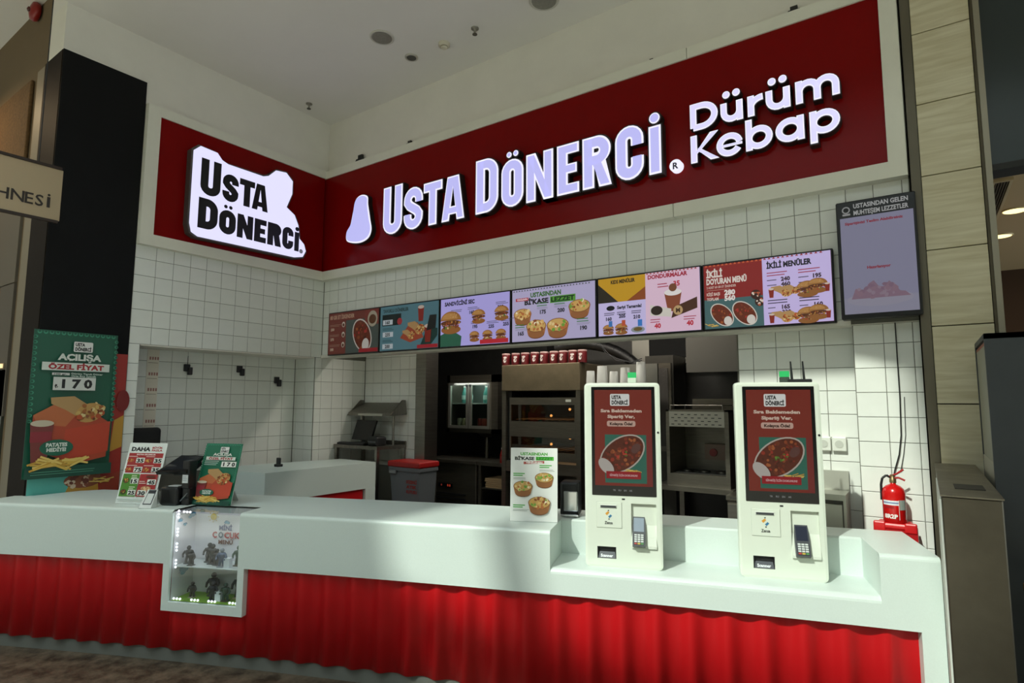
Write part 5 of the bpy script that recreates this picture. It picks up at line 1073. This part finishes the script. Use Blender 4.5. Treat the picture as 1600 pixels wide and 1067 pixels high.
# tall waste bin
x0, x1 = AY(612, 740, .30).x, AY(658, 740, .30).x
t = thing('waste_bin', 'tall grey waste bin with a red lid and red lettering beside the prep table', 'bin', ((x0+x1)/2, .38, KF))
b = B(); b.add([(x0+.06, .32, KF), (x1-.05, .32, KF), (x1-.05, .52, KF), (x0+.06, .52, KF), (x0, .27, 1.0), (x1, .27, 1.0), (x1, .54, 1.0), (x0, .54, 1.0)], [(0, 1, 5, 4), (1, 2, 6, 5), (2, 3, 7, 6), (3, 0, 4, 7), (4, 5, 6, 7), (0, 3, 2, 1)]); b.rbox(x0-.012, x1+.012, .258, .552, .955, 1.0, .01); b.build('bin_body', mat('#5f6468', .55), t)
b = B(); b.rbox(x0-.02, x1+.02, .25, .56, 1.0, 1.06, .015); b.build('lid', mat('#a01a1a', .4), t)
b = B(); b.rbox(x0+.02, x0+.12, .235, .262, .93, .965, .008); b.build('grip', mat('#7a7e80', .5), t)
p = Print(step=.0004)
for k in range(3): p.text(['DÜZENLİ', 'ATIK', 'KUTUSU'][k], x0+.24, .84-.05*k, .03, '#8a2a26', align='l', w=.15, bold=.05)
p.build('lettering', t, lambda u, v, d: (u, .32-(v-KF)/(1.0-KF)*.05-d, v), .002)

# glass door drinks cooler on a stand
t = thing('drinks_cooler', 'steel drinks cooler with two glass doors on a post', 'fridge', (1.01, 1.6, 1.0))
X0, X1, Z0, Z1, Y0 = .606, 1.405, 1.31, 2.01, 1.42
b = B(); b.box(X0, X1, 1.45, 1.86, Z0, Z0+.05); b.box(X0, X1, 1.45, 1.86, Z1-.09, Z1); b.box(X0, X0+.05, 1.45, 1.86, Z0, Z1); b.box(X1-.10, X1, 1.45, 1.86, Z0, Z1); b.box(X0, X1, 1.84, 1.88, Z0, Z1); b.build('carcass', M_PLATE, t)
b = B(); b.box(X0+.05, X1-.10, 1.50, 1.838, 1.655, 1.668); b.build('shelf', mat('#b9bcb8', .3), t)
b = B(); b.box(X0+.05, X1-.1, 1.837, 1.84, Z0+.05, Z1-.09); b.build('liner', mat('#39403c', .5), t)
mid = (X0+X1-.05)/2
for a, z in ((X0+.05, mid-.005), (mid+.005, X1-.10)):
    b = B(); r = .035; b.box(a, a+r, Y0, 1.45, Z0+.05, Z1-.09); b.box(z-r, z, Y0, 1.45, Z0+.05, Z1-.09); b.box(a+r, z-r, Y0, 1.45, Z0+.05, Z0+.05+r); b.box(a+r, z-r, Y0, 1.45, Z1-.09-r, Z1-.09); d = b.build('door', mat('#b8b5ac', .35, .8), t)
    b = B(); b.box(a+r, z-r, 1.435, 1.44, Z0+.05+r, Z1-.09-r); b.build('pane', glass('#d4dcd8', mix=.93), d)
    b = B(); b.box(z-r-.002 if a < mid-.2 else a+.006, z-.006 if a < mid-.2 else a+r+.002, Y0-.012, Y0, Z1-.14, Z1-.115); b.build('handle', M_DARK, d)
b = B(); b.cyl((1.12, 1.62, 1.0), (1.12, 1.62, 1.25), .025, n=12); b.cyl((1.12, 1.62, 1.25), (1.12, 1.62, 1.31), .04, .13, n=16); b.build('stand_post', M_PLATE, t)
l = bpy.data.lights.new('cooler_light', 'AREA'); l.size = .5; l.energy = 5.0; l.color = (.9, 1, .95); o = bpy.data.objects.new('cooler_light', l); COL.objects.link(o); o.location = (1.0, 1.6, Z1-.10)
def bottle(x, y, z, h, r, col, cap_, label, group, capc='#d8d8d4'):
    t = thing('bottle', label, 'bottle', (x, y, z), group=group)
    b = B(); b.lathe([(r*.95, 0), (r, .01), (r, h*.55), (r*.45, h*.80), (r*.38, h*.90)], (x, y, z), n=12); b.build('glass_body', mat(col, .2), t)
    b = B(); b.lathe([(r*.42, 0), (r*.42, h*.10)], (x, y, z+h*.90), n=10); b.build('cap', mat(capc, .4), t)
    b = B(); b.lathe([(r*1.015, h*.2), (r*1.015, h*.45)], (x, y, z), n=12); b.build('label_band', mat(cap_, .5), t)
def can(x, y, z, col, label, group):
    t = thing('drink_can', label, 'can', (x, y, z), group=group)
    b = B(); b.lathe([(.028, 0), (.033, .008), (.033, .105), (.027, .118)], (x, y, z), n=14); b.build('can_body', mat(col, .3, .3), t)
    b = B(); b.cyl((x, y, z+.118), (x, y, z+.1195), .026, n=14); b.build('can_lid', M_STEEL, t)
for x in (.77, .86, 1.115): bottle(x, 1.60, 1.668, .215, .036, '#4d8f86', '#b8d4cc', 'teal bottle with a pale band on the cooler shelf', 'bottles on the cooler shelf')
bottle(1.215, 1.62, 1.668, .19, .032, '#2c2a20', '#b08a3a', 'dark bottle with an ochre label on the cooler shelf', 'bottles on the cooler shelf')
for x, c, lab in ((.715, '#b8b3a0', 'pale can beside another pale can in the cooler'), (.79, '#c8b890', 'cream can in the cooler'), (.86, '#a8997a', 'tan can beside the middle post in the cooler'), (1.04, '#8a2a24', 'dark red can in the cooler'), (1.11, '#b04a3a', 'brick red can in the cooler'), (1.18, '#c07a54', 'copper can in the cooler'), (1.25, '#a8a04a', 'olive can in the cooler')): can(x, 1.58, 1.36, c, lab, 'cans at the bottom of the cooler')
# cooled counter under it
t = thing('cooled_counter', 'low steel cooled counter with slotted grille under the drinks cooler', 'counter', (.85, 1.5, KF))
b = B(); b.rbox(.44, 1.27, 1.22, 1.93, KF, .96, .004, seg=1); b.build('cabinet', M_PLATE, t); b = B(); b.rbox(.42, 1.285, 1.19, 1.94, .96, 1.0, .004, seg=1); b.build('worktop', M_PLATE, t)
for k in range(4): b = B(); b.box(.52, 1.12, 1.214, 1.221, .44+.05*k, .462+.05*k); b.build('grille_slot', M_DARK, t)
b = B(); b.box(.70, .92, 1.213, 1.221, .67, .72); cp = b.build('control_panel', mat('#0f0f10', .3), t)
p = Print(emit=.6, step=.0004); p.text('8 8', .84, .683, .026, '#c0402a', w=.05); p.ell(.75, .695, .012, .012, '#6a2a20'); p.build('digits', cp, lambda u, v, d: (u, 1.213-d, v), .0008)
# small table with folded paper
t = thing('side_table', 'dark steel side table with a shelf beside the cooled counter', 'table', (1.53, 1.5, KF))
b = B(); b.box(1.30, 1.755, 1.20, 1.90, .96, 1.0); b.build('table_top', M_PLATE, t); legs(t, 1.31, 1.745, 1.21, 1.89, KF, .96, m=M_PLATE); b = B(); b.box(1.35, 1.70, 1.22, 1.88, .70, .715); b.build('shelf', M_PLATE, t)
t = thing('paper_stack', 'stack of brown folded paper boxes on the side table shelf', 'paper', (1.55, 1.35, .715))
for k in range(5): b = B(); a = random.uniform(-.012, .012); b.box(1.40+a, 1.69+a, 1.225, 1.50, .716+.022*k, .734+.022*k); b.build('paper_layer', mat('#a58a66', .8), t)
bottle(1.62, 1.25, 1.0, .17, .028, '#8a1a16', '#8a1a16', 'red sauce bottle with a white cap on the side table', None, '#e0e0da')

# oven tower
t = thing('oven_tower', 'tall steel oven tower with two glass doors and small warm lights', 'oven', (2.27, 1.4, KF))
X0, X1, Y0 = 1.785, 2.745, 1.0
b = B(); b.rbox(X0, X1, Y0, 1.85, 1.80, 2.08, .006, seg=1); b.build('hood', mat('#8a7d66', .3, .6, noise=(6, .2), name='hood_steel'), t)
b = B(); b.box(X0, X0+.05, Y0+.01, 1.85, KF, 1.80); b.box(X1-.05, X1, Y0+.01, 1.85, KF, 1.80); b.box(X0, X1, 1.82, 1.85, KF, 1.80); b.box(X0+.05, X1-.05, Y0+.02, 1.82, .95, 1.06); b.build('carcass', M_PLATE, t)
a, z = 1.885, X1-.052
b = B(); b.box(X0+.05, a, Y0+.05, 1.82, 1.06, 1.80); b.build('dark_lining', mat('#0d0d0d', .6), t)
b = B(); b.box(a, z, 1.80, 1.82, 1.06, 1.74); b.build('inner_back', mat('#3a2a1c', .5, .6), t)
for zz0, zz1 in ((1.395, 1.73), (1.085, 1.395)):
    b = B(); b.box(a, z, Y0+.012, Y0+.05, zz1-.075, zz1); b.box(a, z, Y0+.012, Y0+.05, zz0, zz0+.085); b.box(a, a+.015, Y0+.012, Y0+.05, zz0+.085, zz1-.075); b.box(z-.015, z, Y0+.012, Y0+.05, zz0+.085, zz1-.075); d = b.build('oven_door', M_PLATE, t)
    b = B(); b.box(a+.015, z-.015, Y0+.025, Y0+.03, zz0+.085, zz1-.075); b.build('pane', glass('#a89a88', mix=.94), d)
    b = B(); b.box(a, z, Y0+.02, 1.80, zz1-.03, zz1-.012); b.build('deck', M_PLATE, t)
    for k in range(9): b = B(); x = a+.04+.088*k; b.cyl((x, Y0+.08, zz0+.10), (x+.05, 1.78, zz0+.13), .005, n=6); b.build('rack_bar', M_STEEL, t)
    for fx, fz in ((.25, .05), (.53, .06), (.66, .05), (.42, .12), (.62, .2)):
        b = B(); b.ball((a+fx*1.15, Y0+.35+fz, zz0+.09+fz), .015, n=8); b.build('oven_lamp', mat('#ffcf8a', .4, emit=7.0), t)
    l = bpy.data.lights.new('oven_light', 'AREA'); l.shape = 'RECTANGLE'; l.size = .7; l.size_y = .3; l.energy = 1.6; l.color = (1, .66, .36); o = bpy.data.objects.new('oven_light', l); COL.objects.link(o); o.location = ((a+z)/2, 1.4, zz1-.05)
b = B(); b.box(2.58, 2.64, Y0+.006, Y0+.013, 1.685, 1.71); b.build('display', mat('#c9cdc4', .4), t)
# jars on the oven tower
proto = thing('paper_cup', 'dark maroon paper cup with a white emblem on top of the oven tower', 'cup', (0, 0, 0), group='maroon cups in a row on the oven tower')
b = B(); b.lathe([(.044, 0), (.046, .004), (.046, .112), (.044, .118)], (0, 0, 0), n=18); b.build('cup_wall', mat('#6a1a20', .35), proto, world=False)
b = B(); b.lathe([(.047, .114), (.047, .126), (.042, .130)], (0, 0, 0), n=18); b.build('lid', mat('#a88a86', .4), proto, world=False)
def on_cup(u, v, d): a = math.radians(-75)+u/.044; r = .046+d; return (r*math.cos(a), r*math.sin(a), v)
p = Print(step=.0003); p.ell(-.004, .05, .016, .022, '#d9d0cc'); p.ell(.0, .085, .019, .012, '#d9d0cc'); p.ell(.002, .055, .006, .008, '#4a1418'); p.build('emblem', proto, on_cup, .0012, world=False)
for k in range(9):
    q = AY(791+14.9*k, 569, 1.06); o = proto if k == 0 else copy_tree(proto); o.location = (q.x, 1.06, 2.0805); o.rotation_euler = (0, 0, random.uniform(-.5, .3))
# cups on a shelf behind the first kiosk
t = thing('cup_shelf', 'tall steel shelf unit carrying white paper cups behind the kiosk', 'shelf', (3.05, 1.3, KF))
xa, xb = AY(916, 590, .9).x, AY(1004, 590, .9).x
zsh = 1.79
b = B(); b.box(xa, xb, .86, 1.3, zsh-.03, zsh); b.build('shelf_board', M_PLATE, t)
b = B(); b.box(xa, xb, 1.27, 1.3, zsh, 2.06); b.build('back_plate', mat('#8c8c86', .4, .9), t); legs(t, xa, xb, .87, 1.3, KF, zsh-.03, m=M_PLATE)
for k, (px, h, r) in enumerate(((923, 22, .048), (941, 30, .058), (959, 20, .048), (977, 26, .054), (995, 36, .052))):
    q = AY(px, 590, .95); t = thing('cup_stack', ['short grey-white cup stack beside the oven tower', 'tall wide white cup stack beside the short one', 'shortest cup stack, between two wide ones', 'wide ribbed cup stack beside the green kiosk lamp', 'tallest cup stack, against the back plate of the shelf'][k], 'cups', (q.x, .95 if k < 4 else 1.05, zsh), group='paper cup stacks on the shelf')
    hh = .075+.0055*h
    b = B(); b.lathe([(r*1.0, 0), (r*.80, hh*.98), (r*.78, hh)], (q.x, .95 if k < 4 else 1.05, zsh), n=20); b.build('cup', mat('#d3d6d4', .5), t)
    for j in range(3): b = B(); rr = r*(1.03-.06*j); b.lathe([(rr, 0), (rr*1.02, .004), (rr, .008)], (q.x, .95 if k < 4 else 1.05, zsh+.001+.014*j), n=20); b.build('cup_rim', mat('#e2e5e2', .5), t)
# tall cabinet with a framed door
xa, xb = AY(1008, 620, 1.55).x, AY(1052, 620, 1.55).x
t = thing('tall_cabinet', 'tall steel cabinet with a framed door beside the range', 'cabinet', ((xa+xb)/2, 1.4, KF))
b = B(); b.box(xa, xb, 1.57, 1.93, KF, 2.16); b.build('carcass', M_DKSTEEL, t)
b = B(); b.box(xa+.03, xb-.02, 1.55, 1.57, 1.2, 2.08); d = b.build('door', M_PLATE, t); b = B(); b.box(xa+.06, xb-.05, 1.542, 1.55, 1.25, 2.03); b.build('mesh_panel', mat('#4b4844', .6, .5, bump=(200, .6)), d)
# grey panels and black openings above the range
t = thing('extractor_hood', 'large dark extractor hood with a grey front over the range', 'hood', (3.95, 1.6, 1.75))
xa, xb = AY(1072, 560, 1.25).x, 4.44
b = B(); b.box(xa, xb, 1.25, 1.29, AY(1110, 581, 1.25).z, 2.6); b.build('front_panel', mat('#6a6864', .45, .7), t); b = B(); b.box(xa, xb, 1.29, 2.1, 2.02, 2.6); b.build('canopy', M_DKSTEEL, t)
t = thing('duct_panel', 'pale duct panel with a black opening above the tall cabinet', 'duct', (3.3, 2.0, 2.1))
b = B(); b.box(2.9, 3.72, 1.95, 2.14, 2.10, 2.9); b.build('panel', mat('#a3a198', .5, .4), t); b = B(); b.box(3.10, 3.52, 1.945, 1.951, 2.16, 2.55); b.build('opening', mat('#060606', .8), t)
t = thing('black_duct', 'curved black duct pipe behind the maroon cups', 'pipe', (2.8, 1.9, 2.08))
b = B(); pts = [Vector((2.35+.85*math.sin(a), 1.72, 1.72+.62*math.cos(a))) for a in [i*.13-.35 for i in range(12)]]; b.tube(pts, .06, n=12); b.build('pipe', mat('#0d0d0e', .45), t)
t = thing('loose_cables', 'thin black cables hanging under the fascia over the cup shelf', 'cable', (2.9, .9, 2.1))
for s in range(2): b = B(); b.tube([AY(px, py, .9+.1*s) for px, py in ((936, 534), (946, 552-4*s), (962, 560+3*s), (985, 566), (1003, 563-3*s))], .004); b.build('cable', M_DARK, t)

# range on a steel table
t = thing('range_table', 'steel table under the range', 'table', (3.93, 1.2, KF))
b = B(); b.box(3.56, 4.235, .84, 1.5, .93, .97); b.build('table_top', M_PLATE, t); legs(t, 3.58, 4.225, .86, 1.48, KF, .93, .045); b = B(); b.box(3.58, 4.22, .88, 1.48, .42, .44); b.build('shelf', M_DKSTEEL, t)
t = thing('range_unit', 'steel countertop range with a perforated front band and wire guard', 'range', (3.93, 1.2, .97))
X0, X1 = 3.66, 4.20
b = B(); b.box(X0, X0+.03, .90, 1.35, .97, 1.62); b.box(X1-.035, X1, .90, 1.35, .97, 1.62); b.box(X0, X1, 1.33, 1.35, .97, 1.62); b.box(X0+.03, X1-.035, .90, 1.33, .97, 1.07); b.box(X0, X1, .90, 1.35, 1.605, 1.62); b.build('carcass', M_PLATE, t)
b = B(); b.box(X0+.03, X1-.035, .899, .915, 1.475, 1.605); band = b.build('perforated_band', mat('#a5a298', .4, .8), t)
for j in range(4):
    for k in range(8): b = B(); x = X0+.05+.058*k+(.028 if j % 2 else 0); b.box(x, x+.026, .8975, .899, 1.492+.028*j, 1.499+.028*j) if x+.026 < X1-.04 else None; b.v and b.build('slot', M_DARK, band)
b = B(); b.box(X0+.03, X1-.035, 1.0, 1.33, 1.07, 1.075); b.build('hob_plate', mat('#151515', .4), t)
for k in range(3): b = B(); b.lathe([(.05, 0), (.05, .012), (.025, .02)], (X0+.12+.15*k, 1.1, 1.075), n=14); b.build('burner', mat('#26241f', .5, .6), t)
b = B(); b.box(X0+.22, X1-.04, 1.28, 1.33, 1.17, 1.31); gp = b.build('control_panel', mat('#6a5a50', .4, .7), t); b = B(); b.cyl((X0+.30, 1.279, 1.235), (X0+.30, 1.262, 1.235), .035, n=16); b.build('red_dial', mat('#7a1814', .4), gp)
b = B(); g0 = 1.66; b.tube([(X0+.04, .91, 1.62), (X0+.04, .91, g0), (X1-.05, .91, g0), (X1-.05, .91, 1.62)], .004); b.build('wire_guard', M_STEEL, t); b = B(); b.tube([(X0+.04, 1.3, 1.62), (X0+.04, 1.3, g0), (X1-.05, 1.3, g0), (X1-.05, 1.3, 1.62)], .004); b.build('wire_guard', M_STEEL, t)
for k in range(5): b = B(); x = X0+.07+.09*k; b.cyl((x, .91, g0), (x+.04, 1.3, g0), .004, n=6); b.build('guard_bar', M_STEEL, t)
t = thing('base_cabinet', 'low steel base cabinet with two doors beside the range table', 'cabinet', (4.35, .8, KF))
b = B(); b.box(4.245, 4.46, .62, 1.4, KF, .93); b.box(4.24, 4.462, .60, 1.4, .93, .965); b.build('carcass', M_PLATE, t)
for a, z in ((4.25, 4.345), (4.355, 4.455)): b = B(); b.box(a, z, .605, .62, KF+.05, .90); b.build('door', M_STEEL, t)
p = Print(step=.0004); p.text('STELLA', 4.27, .942, .012, '#3a3a38', bold=.02) if 0 else nano(p, 4.27, .945, 1, .09, '#3a3a38', .012); p.build('maker_plate', t, lambda u, v, d: (u, .60-d, v), .0006)
t = thing('steel_tray', 'shallow steel tray on the range guard under the extractor', 'tray', (4.0, 1.6, 1.62))
b = B(); b.box(3.7, 4.25, 1.52, 1.9, 1.60, 1.72); b.build('tray_body', M_PLATE, t); b = B(); b.box(3.72, 4.23, 1.56, 1.9, .97, 1.60); b.build('tray_stand', M_DKSTEEL, t)

# ================================================================ tiled niche
NX = -.344
lab = ['black wall clip with a cord on the niche tiles beside the paper strip', 'black wall clip on the niche tiles between the other two', 'black wall clip lowest on the niche tiles near the corner']
for k, (px, py) in enumerate(((292, 577), (374, 579), (432, 596))):
    q = AX(px, py, NX); t = thing('wall_clip', lab[k], 'clip', (NX, q.y, q.z-.06), group='wall clips in the tiled niche')
    b = B(); b.rbox(NX+.0005, NX+.03, q.y-.035, q.y+.02, q.z-.02, q.z+.05, .005, seg=1); b.build('bracket', mat('#24252a', .5), t)
    b = B(); b.rbox(NX+.012, NX+.05, q.y-.005, q.y+.035, q.z-.055, q.z+.02, .006, seg=1); b.build('jaw', mat('#2e2c30', .5), t)
    if k == 0: b = B(); b.cyl((NX+.01, q.y, q.z+.05), (NX+.01, q.y, q.z+.13), .003, n=6); b.build('cord', M_DARK, t)
y0, y1 = AX(227, 600, NX).y, AX(246, 600, NX).y; z1, z0 = AX(236, 545, NX).z, AX(232, 668, NX).z
t = thing('paper_strip', 'tall cream paper strip with red print on the niche tiles', 'paper', (NX, (y0+y1)/2, z0))
b = B(); b.box(NX+.001, NX+.004, y0, y1, z0, z1); b.build('strip', mat('#e8e0d0', .7), t)
p = Print(step=.0003)
for k in range(5):
    zz = z0+(z1-z0)*(.02+.2*k); p = Print(step=.0003); p.rect(y0+.01, zz, y1-y0-.02, .004, '#8a7a68')
    for j in range(4): p.rect(y0+.02+.022*j, zz+.03, .014, .028, '#a8756a')
    p.build('printed_panel', t, lambda u, v, d: (NX+.004+d, u, v), .0006)
q = AX(222, 690, -.12)
t = thing('office_chair', 'black padded chair standing in the tiled niche', 'chair', (-.08, -1.715, 0))
cx, cy = -.08, -1.715
b = B(); b.rbox(cx-.16, cx-.09, cy-.16, cy+.14, .98, 1.44, .07, seg=4); b.build('backrest', mat('#101113', .55), t)
b = B(); b.rbox(cx-.14, cx+.2, cy-.16, cy+.14, .72, .79, .025, seg=3); b.build('seat', mat('#121315', .55), t)
b = B(); b.box(cx-.16, cx-.14, cy-.03, cy+.01, .74, 1.0); b.build('back_bar', M_DARK, t); b = B(); b.cyl((cx+.03, cy, .06), (cx+.03, cy, .72), .025, n=12); b.build('gas_post', M_STEEL, t)
b = B(); b.lathe([(.18, 0), (.18, .02), (.05, .05), (.03, .07)], (cx+.03, cy, 0), n=20); b.build('base', M_DARK, t)
q = AZ(435, 729, 1.05)
t = thing('card_reader', 'small black card reader on the service counter', 'reader', (q.x, q.y, 1.05))
b = B(); b.rbox(q.x-.03, q.x+.03, q.y-.03, q.y+.03, 1.05, 1.075, .005); b.build('foot', M_DARK, t); b = B(); b.rbox(q.x-.025, q.x+.025, q.y-.012, q.y+.012, 1.07, 1.135, .006); b.build('head', mat('#222327', .4), t)
